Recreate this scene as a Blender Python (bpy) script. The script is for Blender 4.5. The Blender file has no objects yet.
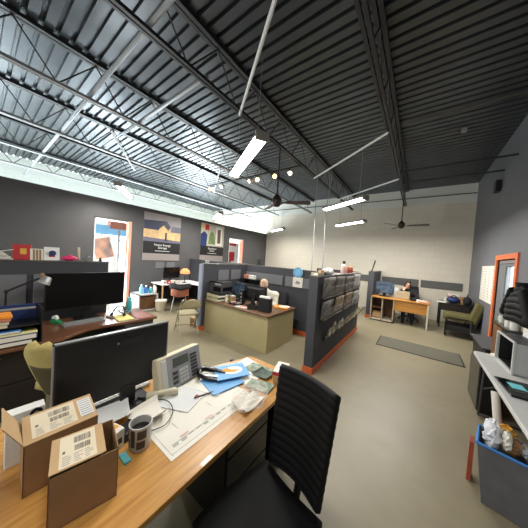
import bpy, bmesh, math, random
from mathutils import Vector, Matrix, Euler
random.seed(7)
S = bpy.context.scene
COL = S.collection
PI = math.pi

# ------------------------------------------------------------------ helpers
def lin(c):
    c /= 255.0
    return c/12.92 if c <= 0.04045 else ((c+0.055)/1.055)**2.4
def rgb(r, g, b): return (lin(r), lin(g), lin(b), 1.0)

def mat(name, col, rough=0.6, metal=0.0, var=0.12, scale=9.0, bump=0.0, bscale=60.0, col2=None, spec=0.5,
        stretch=(1, 1, 1), trans=0.0, alpha=1.0, emit=None, estr=0.0, coat=0.0):
    m = bpy.data.materials.new(name); m.use_nodes = True
    nt = m.node_tree; b = nt.nodes['Principled BSDF']
    b.inputs['Roughness'].default_value = rough; b.inputs['Metallic'].default_value = metal
    b.inputs['Specular IOR Level'].default_value = spec
    b.inputs['Coat Weight'].default_value = coat
    if trans: b.inputs['Transmission Weight'].default_value = trans
    if alpha < 1: b.inputs['Alpha'].default_value = alpha
    tc = nt.nodes.new('ShaderNodeTexCoord'); mp = nt.nodes.new('ShaderNodeMapping')
    mp.inputs['Scale'].default_value = stretch
    nt.links.new(tc.outputs['Object'], mp.inputs['Vector'])
    n = nt.nodes.new('ShaderNodeTexNoise'); n.inputs['Scale'].default_value = scale; n.inputs['Detail'].default_value = 5
    nt.links.new(mp.outputs['Vector'], n.inputs['Vector'])
    r = nt.nodes.new('ShaderNodeValToRGB')
    lo = tuple(x*(1-var) for x in col[:3])+(1,); hi = tuple(min(1, x*(1+var)) for x in col[:3])+(1,)
    if col2: lo, hi = col, col2
    r.color_ramp.elements[0].color = lo; r.color_ramp.elements[1].color = hi
    r.color_ramp.elements[0].position = 0.3; r.color_ramp.elements[1].position = 0.7
    nt.links.new(n.outputs['Fac'], r.inputs['Fac']); nt.links.new(r.outputs['Color'], b.inputs['Base Color'])
    if bump:
        n2 = nt.nodes.new('ShaderNodeTexNoise'); n2.inputs['Scale'].default_value = bscale
        nt.links.new(mp.outputs['Vector'], n2.inputs['Vector'])
        bp = nt.nodes.new('ShaderNodeBump'); bp.inputs['Strength'].default_value = bump; bp.inputs['Distance'].default_value = 0.01
        nt.links.new(n2.outputs['Fac'], bp.inputs['Height']); nt.links.new(bp.outputs['Normal'], b.inputs['Normal'])
    if emit:
        b.inputs['Emission Color'].default_value = emit; b.inputs['Emission Strength'].default_value = estr
    return m

class MB:
    def __init__(s): s.bm = bmesh.new(); s.mi = 0
    def _fin(s, faces):
        for f in faces: f.material_index = s.mi
    def add(s, verts, faces):
        vs = [s.bm.verts.new(v) for v in verts]; out = []
        for f in faces:
            try: out.append(s.bm.faces.new([vs[i] for i in f]))
            except ValueError: pass
        s._fin(out); return s
    def box(s, x0, x1, y0, y1, z0, z1, M=None):
        v = [Vector((x, y, z)) for z in (z0, z1) for y in (y0, y1) for x in (x0, x1)]
        if M is not None: v = [M @ p for p in v]
        return s.add(v, [(0, 2, 3, 1), (4, 5, 7, 6), (0, 1, 5, 4), (2, 6, 7, 3), (0, 4, 6, 2), (1, 3, 7, 5)])
    def obox(s, c, sz, rot=(0, 0, 0)):
        M = Matrix.Translation(c) @ Euler(rot).to_matrix().to_4x4()
        return s.box(-sz[0]/2, sz[0]/2, -sz[1]/2, sz[1]/2, -sz[2]/2, sz[2]/2, M)
    def ring(s, c, t, r, n, up=None):
        t = t.normalized(); a = up or (Vector((0, 0, 1)) if abs(t.z) < 0.95 else Vector((1, 0, 0)))
        x = t.cross(a).normalized(); y = t.cross(x).normalized()
        return [c + x*r*math.cos(2*PI*i/n) + y*r*math.sin(2*PI*i/n) for i in range(n)]
    def loft(s, rings, cap=True):
        n = len(rings[0]); v = [p for r in rings for p in r]; f = []
        for k in range(len(rings)-1):
            for i in range(n):
                j = (i+1) % n
                f.append((k*n+i, k*n+j, (k+1)*n+j, (k+1)*n+i))
        if cap:
            f.append(tuple(range(n))[::-1]); f.append(tuple((len(rings)-1)*n+i for i in range(n)))
        return s.add(v, f)
    def cyl(s, p0, p1, r0, r1=None, n=14, cap=True):
        p0, p1 = Vector(p0), Vector(p1); r1 = r0 if r1 is None else r1
        return s.loft([s.ring(p0, p1-p0, r0, n), s.ring(p1, p1-p0, r1, n)], cap)
    def tube(s, pts, r, n=8):
        pts = [Vector(p) for p in pts]; rs = []
        for i, p in enumerate(pts):
            t = (pts[min(i+1, len(pts)-1)] - pts[max(i-1, 0)])
            up = Vector((0.13, 0.21, 1)) if abs(t.normalized().z) < 0.9 else Vector((1, 0.2, 0.1))
            rs.append(s.ring(p, t, r, n, up))
        return s.loft(rs)
    def cable(s, pts, r, n=6, k=6):
        P = [Vector(p) for p in pts]; P = [P[0]*2-P[1]]+P+[P[-1]*2-P[-2]]; out = []
        for i in range(1, len(P)-2):
            for q in range(k):
                t = q/k; a, b, c, d = P[i-1], P[i], P[i+1], P[i+2]
                out.append(0.5*((2*b)+(c-a)*t+(2*a-5*b+4*c-d)*t*t+(3*b-a-3*c+d)*t**3))
        out.append(P[-2]); return s.tube(out, r, n)
    def lathe(s, prof, c=(0, 0, 0), n=20, M=None):
        c = Vector(c); rs = []
        for r, z in prof:
            pts = [Vector((max(r, 1e-4)*math.cos(2*PI*i/n), max(r, 1e-4)*math.sin(2*PI*i/n), z)) for i in range(n)]
            rs.append([(M @ p if M is not None else p) + c for p in pts])
        return s.loft(rs)
    def prism(s, poly, z0, z1, M=None):
        n = len(poly); v = [Vector((p[0], p[1], z)) for z in (z0, z1) for p in poly]
        if M is not None: v = [M @ p for p in v]
        f = [tuple(range(n))[::-1], tuple(range(n, 2*n))] + [(i, (i+1) % n, n+(i+1) % n, n+i) for i in range(n)]
        return s.add(v, f)
    def quad(s, *p): return s.add([Vector(q) for q in p], [tuple(range(len(p)))])
    def ball(s, c, r, M=None, nu=14, nv=9):
        r = (r, r, r) if not hasattr(r, '__len__') else r
        rs = []
        for k in range(nv+1):
            a = -PI/2 + PI*k/nv; cr = max(math.cos(a), 0.01)
            ring = []
            for i in range(nu):
                p = Vector((r[0]*cr*math.cos(2*PI*i/nu), r[1]*cr*math.sin(2*PI*i/nu), r[2]*math.sin(a)))
                ring.append((M @ p if M is not None else p) + Vector(c))
            rs.append(ring)
        return s.loft(rs)
    def grid(s, fn, nu, nv):
        v = [Vector(fn(i/nu, j/nv)) for j in range(nv+1) for i in range(nu+1)]
        f = [(j*(nu+1)+i, j*(nu+1)+i+1, (j+1)*(nu+1)+i+1, (j+1)*(nu+1)+i) for j in range(nv) for i in range(nu)]
        return s.add(v, f)
    def build(s, name, mats, parent=None, bevel=0.0, smooth=False, solid=0.0, loc=None, rz=0.0, sub=0):
        bmesh.ops.recalc_face_normals(s.bm, faces=s.bm.faces[:])
        me = bpy.data.meshes.new(name); s.bm.to_mesh(me); s.bm.free()
        if not isinstance(mats, (list, tuple)): mats = [mats]
        for m in mats: me.materials.append(m)
        o = bpy.data.objects.new(name, me); COL.objects.link(o)
        if parent: o.parent = parent
        if loc is not None: o.location = loc
        o.rotation_euler.z = rz
        if smooth:
            for p in me.polygons: p.use_smooth = True
            me.set_sharp_from_angle(angle=math.radians(40))
        if solid:
            md = o.modifiers.new('s', 'SOLIDIFY'); md.thickness = solid
        if bevel:
            md = o.modifiers.new('b', 'BEVEL'); md.width = bevel; md.segments = 2; md.limit_method = 'ANGLE'
        if sub:
            md = o.modifiers.new('u', 'SUBSURF'); md.levels = sub; md.render_levels = sub
        return o

def tag(o, label, cat, group=None, kind=None):
    o['label'] = label; o['category'] = cat
    if group: o['group'] = group
    if kind: o['kind'] = kind
    return o
def thing(name, label, cat, loc=(0, 0, 0), rz=0.0, group=None):
    o = bpy.data.objects.new(name, None); COL.objects.link(o)
    o.empty_display_size = 0.1
    o.location = loc; o.rotation_euler.z = rz
    return tag(o, label, cat, group)
def struct(name, mb, m, parent=None, **k):
    o = mb.build(name, m, parent, **k)
    if parent is None: o['kind'] = 'structure'
    return o
def dup(root, loc, rz, label=None, group=None):
    r = root.copy(); COL.objects.link(r); r.location = loc; r.rotation_euler.z = rz
    if label: r['label'] = label
    if group: r['group'] = group
    for ch in list(root.children):
        c = ch.copy(); COL.objects.link(c); c.parent = r
        for g in list(ch.children):
            d = g.copy(); COL.objects.link(d); d.parent = c
    return r
def words(name, txt, size, m, parent, M, align='CENTER', ext=0.001):
    cu = bpy.data.curves.new(name, 'FONT'); cu.body = txt; cu.size = size; cu.align_x = align; cu.align_y = 'CENTER'; cu.extrude = ext
    tmp = bpy.data.objects.new(name+'_tmp', cu); COL.objects.link(tmp)
    me = bpy.data.meshes.new_from_object(tmp.evaluated_get(bpy.context.evaluated_depsgraph_get()))
    bpy.data.objects.remove(tmp)
    me.transform(M); me.materials.clear(); me.materials.append(m)
    o = bpy.data.objects.new(name, me); COL.objects.link(o)
    if parent: o.parent = parent
    return o
def B(name, x0, x1, y0, y1, z0, z1, m, parent=None, bevel=0.003, **k):
    return MB().box(x0, x1, y0, y1, z0, z1).build(name, m, parent, bevel=bevel, **k)

# plane frames for text: facing +X (seen from +X), facing -Y (seen from -Y), facing up, facing -X
def FPX(x, y, z): return Matrix(((0, 0, 1, x), (1, 0, 0, y), (0, 1, 0, z), (0, 0, 0, 1)))
def FNY(x, y, z): return Matrix(((1, 0, 0, x), (0, 0, -1, y), (0, 1, 0, z), (0, 0, 0, 1)))

# ------------------------------------------------------------------ materials
M = {}
def dm(k, *a, **kw): M[k] = mat(k, *a, **kw)
dm('dark_wall', rgb(84, 83, 84), 0.55, var=0.05, scale=3, bump=0.05, bscale=90)
dm('white_wall', rgb(206, 214, 208), 0.7, var=0.03, scale=2)
dm('right_wall', rgb(106, 108, 114), 0.5, var=0.06, scale=2.5, bump=0.06, bscale=50)
dm('charcoal', rgb(64, 65, 70), 0.75, var=0.08, scale=40, bump=0.1, bscale=300)
dm('cap', rgb(88, 82, 78), 0.5)
dm('tack', rgb(112, 113, 116), 0.85, var=0.08, scale=60, bump=0.15, bscale=350)
dm('strip', rgb(94, 95, 92), 0.85, var=0.06, scale=50, bump=0.1, bscale=300)
dm('orange', rgb(222, 114, 66), 0.5, var=0.08, scale=6)
dm('leaf_grey', rgb(112, 116, 118), 0.5)
dm('bin_grey', rgb(96, 96, 100), 0.5)
dm('bag_white', rgb(222, 224, 228), 0.35, var=0.06)
dm('label', rgb(216, 204, 178), 0.8, var=0.03)
dm('ink_soft', rgb(104, 100, 94), 0.8)
dm('vent', rgb(30, 30, 32), 0.4)
dm('post', rgb(122, 128, 146), 0.5)  # partition end post, with window light mixed into its colour
dm('shelf_edge', rgb(164, 154, 134), 0.5)
dm('case_grey', rgb(178, 179, 178), 0.45, var=0.04)
dm('jamb_glare', rgb(236, 158, 132), 0.5, var=0.04)  # orange jamb paled, the washing-out light is put into the colour
dm('orange_dark', rgb(196, 92, 42), 0.5, var=0.1, scale=8)
dm('deck', rgb(84, 89, 93), 0.36, metal=0.72, var=0.14, scale=1.5, spec=0.6)
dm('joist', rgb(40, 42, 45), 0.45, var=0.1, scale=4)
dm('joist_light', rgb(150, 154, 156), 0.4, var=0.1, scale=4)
dm('pipe_white', rgb(226, 228, 228), 0.4, var=0.03)
dm('pipe_grey', rgb(150, 154, 158), 0.4, metal=0.4, var=0.05)
dm('conduit', rgb(96, 94, 88), 0.4, metal=0.3, var=0.05)
dm('black', rgb(15, 15, 16), 0.5, var=0.1, scale=20)
dm('black_gloss', rgb(9, 9, 11), 0.22, var=0.1)
dm('black_screen', rgb(8, 8, 10), 0.28, var=0.05, spec=0.3)
dm('black_fabric', rgb(24, 24, 27), 0.9, var=0.15, scale=60, bump=0.2, bscale=250)
dm('black_leather', rgb(10, 10, 11), 0.65, spec=0.2, var=0.12, scale=30, bump=0.12, bscale=200)
dm('dark_grey', rgb(62, 62, 64), 0.5, var=0.08)
dm('steel', rgb(178, 180, 184), 0.28, metal=0.85, var=0.05)
dm('silver', rgb(160, 160, 158), 0.4, metal=0.5, var=0.05)
dm('grey_plastic', rgb(150, 151, 150), 0.45, var=0.05)
dm('light_grey', rgb(196, 196, 192), 0.5, var=0.04)
dm('white', rgb(236, 235, 230), 0.5, var=0.03)
dm('paper', rgb(226, 222, 210), 0.8, var=0.03, scale=5)
dm('paper_cool', rgb(214, 216, 214), 0.8, var=0.04, scale=5)
dm('ink', rgb(70, 70, 74), 0.8)
dm('ink_grey', rgb(142, 142, 142), 0.8)
dm('ink_pale', rgb(176, 174, 168), 0.8)
dm('ink_pink', rgb(216, 170, 160), 0.8)
dm('ink_red', rgb(196, 80, 80), 0.8)
dm('card', rgb(188, 156, 114), 0.8, var=0.06, scale=12)
dm('card_dark', rgb(150, 114, 76), 0.85, var=0.08, scale=12)
dm('oak', rgb(206, 156, 86), 0.32, col2=rgb(170, 118, 56), scale=5, stretch=(10, 0.7, 10), coat=0.2)
dm('cherry', rgb(124, 82, 56), 0.35, col2=rgb(92, 58, 40), scale=5, stretch=(9, 0.8, 9), coat=0.15)
dm('walnut', rgb(118, 88, 62), 0.4, col2=rgb(88, 62, 44), scale=5, stretch=(0.8, 9, 9))
dm('maple', rgb(188, 134, 66), 0.4, col2=rgb(164, 112, 50), scale=4, stretch=(0.8, 8, 8))
dm('brown_wood', rgb(128, 88, 56), 0.5, col2=rgb(96, 62, 38), scale=5, stretch=(6, 6, 0.8))
dm('dark_brown', rgb(40, 33, 29), 0.45, var=0.15, scale=6)
dm('khaki', rgb(172, 160, 118), 0.5, var=0.04, scale=3)
dm('khaki_light', rgb(196, 188, 150), 0.5, var=0.04)
dm('tan_fabric', rgb(176, 160, 100), 0.9, var=0.08, scale=50, bump=0.15, bscale=280)
dm('olive_mesh', rgb(74, 66, 36), 0.9, var=0.12, scale=70, bump=0.2, bscale=300)
dm('olive', rgb(94, 88, 48), 0.9, var=0.1, scale=40, bump=0.15, bscale=250)
dm('fold_tan', rgb(172, 162, 128), 0.45, metal=0.2, var=0.05)
dm('rug', rgb(92, 89, 76), 0.95, var=0.12, scale=60, bump=0.3, bscale=400)
dm('salmon', rgb(192, 124, 100), 0.6, var=0.06)
dm('red', rgb(186, 36, 40), 0.5, var=0.06)
dm('pink', rgb(228, 52, 112), 0.5, var=0.05)
dm('green', rgb(28, 130, 74), 0.45, var=0.06)
dm('teal', rgb(66, 172, 180), 0.25, var=0.05)
dm('cyan', rgb(112, 206, 216), 0.6, var=0.04)
dm('blue', rgb(48, 120, 190), 0.5, var=0.08, scale=8)
dm('blue_mid', rgb(92, 156, 208), 0.45, var=0.08, scale=8)
dm('blue_light', rgb(128, 184, 222), 0.5, var=0.06)
dm('navy', rgb(34, 54, 104), 0.5, var=0.08)
dm('violet', rgb(88, 86, 196), 0.4)
dm('yellow', rgb(238, 228, 142), 0.8, var=0.03)
dm('gold', rgb(224, 168, 66), 0.5, var=0.08)
dm('orange_paper', rgb(244, 150, 44), 0.7, var=0.05)
dm('cream', rgb(214, 204, 174), 0.5, var=0.04)
dm('beige', rgb(198, 190, 164), 0.45, var=0.04)
dm('lcd', rgb(84, 90, 82), 0.25, var=0.04)
dm('skin', rgb(214, 166, 138), 0.5, var=0.05, scale=20)
dm('skin_pale', rgb(224, 182, 156), 0.5, var=0.05, scale=20)
dm('hair_fair', rgb(196, 170, 138), 0.6, var=0.2, scale=40, stretch=(1, 1, 0.2))
dm('hair_dark', rgb(58, 36, 28), 0.5, var=0.2, scale=40, stretch=(1, 1, 0.2))
dm('shirt_white', rgb(228, 224, 206), 0.85, var=0.05, scale=14, bump=0.2, bscale=20)
dm('shirt_black', rgb(20, 20, 23), 0.85, var=0.1, scale=14, bump=0.2, bscale=20)
dm('denim', rgb(42, 50, 70), 0.9, var=0.1, scale=60)
dm('eye', rgb(30, 24, 20), 0.2)
dm('lip', rgb(176, 96, 88), 0.5)
dm('puffer', rgb(12, 12, 14), 0.7, var=0.2, scale=14, bump=0.4, bscale=14, spec=0.2)
dm('screen_blue', rgb(92, 110, 130), 0.2, col2=rgb(22, 28, 40), scale=9, emit=rgb(110, 140, 175), estr=0.02)
dm('tube_light', rgb(255, 255, 255), 0.5, emit=(1, 0.98, 0.94, 1), estr=14.0)
dm('tube_end', rgb(150, 146, 136), 0.5)
dm('bulb', rgb(255, 220, 160), 0.5, emit=(1, 0.62, 0.22, 1), estr=5.0)
dm('bulb_white', rgb(255, 250, 240), 0.5, emit=(1, 0.9, 0.75, 1), estr=5.0)
dm('fan_brown', rgb(52, 38, 30), 0.4, var=0.15, scale=10)
dm('brick_brown', rgb(168, 108, 88), 0.8, var=0.15, scale=12)
dm('outside_ground', rgb(190, 188, 182), 0.9, var=0.05)
dm('outside_wall', rgb(224, 226, 228), 0.9, var=0.03)
dm('terracotta', rgb(150, 66, 44), 0.6)

def glass(name, tint, a=0.25, rough=0.05):
    m = bpy.data.materials.new(name); m.use_nodes = True; nt = m.node_tree
    for n in list(nt.nodes): nt.nodes.remove(n)
    out = nt.nodes.new('ShaderNodeOutputMaterial'); mx = nt.nodes.new('ShaderNodeMixShader')
    t = nt.nodes.new('ShaderNodeBsdfTransparent'); g = nt.nodes.new('ShaderNodeBsdfPrincipled')
    nz = nt.nodes.new('ShaderNodeTexNoise'); nz.inputs['Scale'].default_value = 6
    mp = nt.nodes.new('ShaderNodeMapRange'); mp.inputs['To Min'].default_value = a*0.7; mp.inputs['To Max'].default_value = a*1.3
    g.inputs['Base Color'].default_value = tint; g.inputs['Roughness'].default_value = rough
    nt.links.new(nz.outputs['Fac'], mp.inputs['Value']); nt.links.new(mp.outputs['Result'], mx.inputs['Fac'])
    nt.links.new(t.outputs[0], mx.inputs[1]); nt.links.new(g.outputs[0], mx.inputs[2]); nt.links.new(mx.outputs[0], out.inputs[0])
    M[name] = m
glass('glass', rgb(170, 200, 215), 0.2)
glass('glass_door', rgb(196, 204, 212), 0.62, 0.15)
glass('clear_bag', rgb(220, 212, 200), 0.2, 0.2)
glass('clear_pocket', rgb(170, 170, 170), 0.22, 0.25)

def floor_mat():
    m = mat('floor_concrete', rgb(134, 125, 101), 0.34, var=0.1, scale=0.8, bump=0.04, bscale=12)
    nt = m.node_tree; b = nt.nodes['Principled BSDF']
    r = [n for n in nt.nodes if n.bl_idname == 'ShaderNodeValToRGB'][0]
    n2 = nt.nodes.new('ShaderNodeTexNoise'); n2.inputs['Scale'].default_value = 5.5; n2.inputs['Detail'].default_value = 8
    tc = [n for n in nt.nodes if n.bl_idname == 'ShaderNodeTexCoord'][0]; nt.links.new(tc.outputs['Object'], n2.inputs['Vector'])
    mx = nt.nodes.new('ShaderNodeMixRGB'); mx.blend_type = 'MULTIPLY'; mx.inputs['Fac'].default_value = 0.16
    rr = nt.nodes.new('ShaderNodeValToRGB'); rr.color_ramp.elements[0].position = 0.35; rr.color_ramp.elements[0].color = (0.45, 0.43, 0.4, 1)
    rr.color_ramp.elements[1].position = 0.62
    nt.links.new(n2.outputs['Fac'], rr.inputs['Fac']); nt.links.new(r.outputs['Color'], mx.inputs[1]); nt.links.new(rr.outputs['Color'], mx.inputs[2])
    nt.links.new(mx.outputs['Color'], b.inputs['Base Color'])
    mr = nt.nodes.new('ShaderNodeMapRange'); mr.inputs['To Min'].default_value = 0.32; mr.inputs['To Max'].default_value = 0.5
    nt.links.new(n2.outputs['Fac'], mr.inputs['Value']); nt.links.new(mr.outputs['Result'], b.inputs['Roughness'])
    return m
def block_mat(name, c1, c2, mortar, axis, split=None, c3=None):
    m = bpy.data.materials.new(name); m.use_nodes = True; nt = m.node_tree; b = nt.nodes['Principled BSDF']
    b.inputs['Roughness'].default_value = 0.6
    tc = nt.nodes.new('ShaderNodeTexCoord'); sp = nt.nodes.new('ShaderNodeSeparateXYZ'); cb = nt.nodes.new('ShaderNodeCombineXYZ')
    nt.links.new(tc.outputs['Object'], sp.inputs[0]); nt.links.new(sp.outputs[axis], cb.inputs[0]); nt.links.new(sp.outputs[2], cb.inputs[1])
    br = nt.nodes.new('ShaderNodeTexBrick'); br.inputs['Scale'].default_value = 1.0
    br.inputs['Brick Width'].default_value = 0.4; br.inputs['Row Height'].default_value = 0.2; br.inputs['Mortar Size'].default_value = 0.006
    br.inputs['Color1'].default_value = c1; br.inputs['Color2'].default_value = c2; br.inputs['Mortar'].default_value = mortar
    nt.links.new(cb.outputs[0], br.inputs['Vector'])
    src = br.outputs['Color']
    if split:
        gt = nt.nodes.new('ShaderNodeMath'); gt.operation = 'GREATER_THAN'; gt.inputs[1].default_value = split
        nt.links.new(sp.outputs[2], gt.inputs[0])
        mx = nt.nodes.new('ShaderNodeMixRGB'); nt.links.new(gt.outputs[0], mx.inputs['Fac']); nt.links.new(src, mx.inputs[1]); mx.inputs[2].default_value = c3
        src = mx.outputs[0]
    nt.links.new(src, b.inputs['Base Color'])
    bp = nt.nodes.new('ShaderNodeBump'); bp.inputs['Strength'].default_value = 0.25; bp.inputs['Distance'].default_value = 0.003; bp.invert = True
    nt.links.new(br.outputs['Fac'], bp.inputs['Height']); nt.links.new(bp.outputs['Normal'], b.inputs['Normal'])
    return m
M['floor'] = floor_mat()
M['block'] = block_mat('block_beige', rgb(214, 207, 190), rgb(210, 202, 186), rgb(202, 195, 178), 0, 4.05, rgb(212, 214, 206))
M['block_white'] = block_mat('block_white', rgb(208, 216, 210), rgb(206, 213, 208), rgb(192, 200, 195), 1)

# ------------------------------------------------------------------ camera
cam = bpy.data.cameras.new('camera'); co = bpy.data.objects.new('camera', cam); COL.objects.link(co); S.camera = co
yaw, pit, rol = 0.6220530600520721, 0.030283184339555694, 0.0673030488826023
f = Vector((-math.sin(yaw)*math.cos(pit), math.cos(yaw)*math.cos(pit), -math.sin(pit)))
r0 = Vector((math.cos(yaw), math.sin(yaw), 0)); u0 = r0.cross(f)
rv = math.cos(rol)*r0 + math.sin(rol)*u0; uv = -math.sin(rol)*r0 + math.cos(rol)*u0
mw = Matrix((( rv.x, uv.x, -f.x, 0), (rv.y, uv.y, -f.y, 0), (rv.z, uv.z, -f.z, 1.8), (0, 0, 0, 1)))
co.matrix_world = mw
cam.sensor_width = 36; cam.sensor_fit = 'HORIZONTAL'; cam.lens = 36*212/528
cam.shift_x = -2.7/528; cam.shift_y = -0.3/528; cam.clip_start = 0.02; cam.clip_end = 200

# ------------------------------------------------------------------ the room
XL, XR, YB, YF, ZC, XO = -6.93, 1.37, 9.5, -4.0, 4.66, -11.4
struct('floor', MB().box(XO-0.3, XR+0.3, YF-0.2, YB+0.2, -0.1, 0), M['floor'])
D1, D2, D3, DZ = (1.86, 2.70), (6.70, 7.58), (5.50, 6.58), 2.55
w = MB()
for y0, y1, z0, z1 in ((YF, D1[0], 0, 3.07), (D1[1], D2[0], 0, 3.07), (D2[1], YB, 0, 3.07), (D1[0], D1[1], DZ, 3.07), (D2[0], D2[1], DZ, 3.07)):
    w.box(XL-0.14, XL, y0, y1, z0, z1)
struct('wall_left', w, M['dark_wall'])
w = MB()   # outer wall of the building, with its shopfront windows
W1, W2, W3 = (-3.2, 1.2), (2.2, 5.6), (7.0, 9.2)
ys = [YF, W1[0], W1[1], W2[0], W2[1], W3[0], W3[1], YB]
for i in range(0, 8, 2): w.box(XO-0.2, XO, ys[i], ys[i+1], 0, ZC)
for a, b in (W1, W2, W3): w.box(XO-0.2, XO, a, b, 2.75, ZC); w.box(XO-0.2, XO, a, b, 0, 0.25)
struct('wall_outer_left', w, M['block_white'])
struct('wall_back', MB().box(XO-0.2, XR+0.2, YB, YB+0.2, 0, ZC), M['block'])
w = MB()
w.box(XR, XR+0.2, YF, D3[0], 0, ZC); w.box(XR, XR+0.2, D3[1], YB, 0, ZC); w.box(XR, XR+0.2, D3[0], D3[1], 2.07, ZC)
struct('wall_right', w, M['right_wall'])
struct('wall_front', MB().box(XO-0.2, XR+0.2, YF-0.2, YF, 0, ZC), M['white_wall'])
for i, (a, b) in enumerate((W1, W2, W3)):
    fr = MB(); n = 3 if b-a > 3 else 2
    for k in range(n+1):
        y = a+(b-a)*k/n; fr.box(XO-0.13, XO-0.05, y-0.03, y+0.03, 0.25, 2.75)
    for z in (0.28, 2.1, 2.72): fr.box(XO-0.13, XO-0.05, a, b, z-0.03, z+0.03)
    o = struct('window_%d' % (i+1), fr, M['dark_grey'])
    B('glass_pane', XO-0.095, XO-0.085, a, b, 0.25, 2.75, M['glass'], o, bevel=0)
struct('floor_outside', MB().box(XO-40, XO-0.3, YF-25, YB+35, -0.14, -0.04), M['outside_ground'])
# corrugated steel roof deck: flutes run across the room
w = MB(); p = 0.152; y = YF-0.05; prof = []
while y < YB+0.05:
    prof += [(y, ZC), (y+0.098, ZC), (y+0.109, ZC+0.045), (y+0.141, ZC+0.045)]; y += p
v = [(XO-0.1, a, b) for a, b in prof]+[(XR+0.1, a, b) for a, b in prof]; n = len(prof)
w.add([Vector(q) for q in v], [(i, i+1, n+i+1, n+i) for i in range(n-1)])
w.box(XO-0.2, XR+0.2, YF-0.2, YB+0.2, ZC+0.06, ZC+0.12)
struct('ceiling', w, M['deck'])
# door openings on the left wall with orange jambs, glare put into their colour
for nm, (a, b) in (('door_1', D1), ('door_2', D2)):
    j = MB(); j.box(XL-0.16, XL+0.015, b-0.04, b+0.035, 0, DZ+0.02)
    j.mi = 1; j.box(XL-0.16, XL, a, b, DZ-0.03, DZ+0.02); j.box(XL-0.16, XL+0.0, a-0.01, a+0.02, 0, DZ)
    struct(nm, j, [M['jamb_glare'], M['white']])
# glazed vestibule partition seen through the first door
g = MB()
for y in (3.02, 3.5): g.box(-8.7, -8.62, y-0.03, y+0.03, 0, 2.75)
for z in (0.08, 2.72): g.box(-8.7, -8.62, 2.3, 3.5, z-0.03, z+0.03)
g.mi = 1; g.box(-8.69, -8.63, 2.3, 3.5, 2.2, 2.5)
o = struct('window_4', g, [M['grey_plastic'], M['blue_light']])
B('glass_pane', -8.67, -8.65, 2.3, 3.5, 0.08, 2.72, M['glass'], o, bevel=0)
struct('trim_1', MB().box(-8.9, -8.6, 2.75, 3.7, 2.42, 2.9), M['brick_brown'])
# orange framed door on the right wall
j = MB(); a, b = D3; t = 0.1
j.box(XR-0.03, XR+0.2, a-t, a, 0, 2.07+t); j.box(XR-0.03, XR+0.2, b, b+t, 0, 2.07+t); j.box(XR-0.03, XR+0.2, a, b, 2.07, 2.07+t)
o = struct('door_3', j, M['orange'], bevel=0.006)
l = MB(); l.box(XR+0.02, XR+0.07, b-0.42, b, 0, 2.06); l.box(XR+0.02, XR+0.07, a, a+0.14, 0, 2.06)
l.box(XR+0.02, XR+0.07, a+0.14, b-0.42, 0, 0.35); l.box(XR+0.02, XR+0.07, a+0.14, b-0.42, 1.93, 2.06)
lo = l.build('door_leaf', M['leaf_grey'], o, bevel=0.004)
B('door_glass', XR+0.04, XR+0.05, a+0.14, b-0.42, 0.35, 1.93, M['glass_door'], lo, bevel=0)
c = MB(); c.box(XR+0.0, XR+0.05, a+0.08, b-0.1, 1.99, 2.05); c.build('door_closer', M['steel'], o, bevel=0.004)
struct('floor_beyond_door', MB().box(XR+0.3, XR+14, -2, 20, -0.12, -0.02), M['outside_ground'])
# thin pipe along the top of the back wall
tag(MB().tube([(XO+0.1, YB-0.04, 4.33), (XR-0.02, YB-0.04, 4.33)], 0.018).build('wall_pipe', M['conduit']), 'thin grey pipe running along the top of the white banded back wall', 'pipe')

# ------------------------------------------------------------------ roof joists
def joist(x, m, label, mb_=None):
    t = thing('ceiling_joist', label, 'joist', (x, 0, 0), 0, 'open web steel joists under the roof deck')
    zt, zb = 4.60, 4.05
    a = MB(); a.box(-0.06, -0.008, YF, YB, zt+0.0, zt+0.05); a.box(0.008, 0.06, YF, YB, zt+0.0, zt+0.05); a.build('top_chord', m, t)
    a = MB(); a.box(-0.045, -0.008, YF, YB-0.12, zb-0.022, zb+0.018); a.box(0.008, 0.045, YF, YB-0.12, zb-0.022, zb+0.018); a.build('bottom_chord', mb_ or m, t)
    pts = []; y = YF+0.05; up = True
    while y < YB-0.1:
        pts.append((0, y, zt if up else zb)); up = not up; y += 0.42
    a = MB()
    for k in range(len(pts)-1): a.cyl(pts[k], pts[k+1], 0.0095, n=8)
    a.build('web', m, t)
    return t
joist(-0.57, M['joist'], 'dark open web roof joist at the right, above the far ceiling fan')
joist(-2.45, M['joist'], 'dark open web roof joist over the middle of the room, carrying the near ceiling fan')
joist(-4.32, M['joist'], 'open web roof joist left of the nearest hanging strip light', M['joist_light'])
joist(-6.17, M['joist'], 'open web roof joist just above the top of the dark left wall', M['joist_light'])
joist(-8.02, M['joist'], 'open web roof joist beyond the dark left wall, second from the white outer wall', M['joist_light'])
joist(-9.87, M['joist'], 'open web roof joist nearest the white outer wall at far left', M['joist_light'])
for y, x0, x1, lb in ((1.03, -11.3, -0.6, 'pale pipe crossing under the joists nearest the camera'), (1.75, -6.2, -2.4, 'pale pipe crossing under the joists just beyond the nearest one')):
    tag(MB().tube([(x0, y, 4.1), (x1, y, 4.1)], 0.028, 10).build('ceiling_pipe', M['pipe_grey']), lb, 'pipe', 'pipes across the joists')
tag(MB().tube([(-0.5, 4.96, 4.62), (1.36, 4.96, 4.62)], 0.016).build('ceiling_conduit', M['conduit']), 'thin conduit under the dark deck running straight to the right wall', 'conduit')
t = thing('ceiling_conduit', 'short bowed conduit ending in a small junction box on the dark deck', 'conduit', (0, 5.6, 4.6))
MB().tube([(-0.5, 0.0, 0), (-0.2, -0.02, 0.0), (0.2, 0.03, 0), (0.52, 0.13, 0)], 0.012).build('tube', M['conduit'], t)
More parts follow.
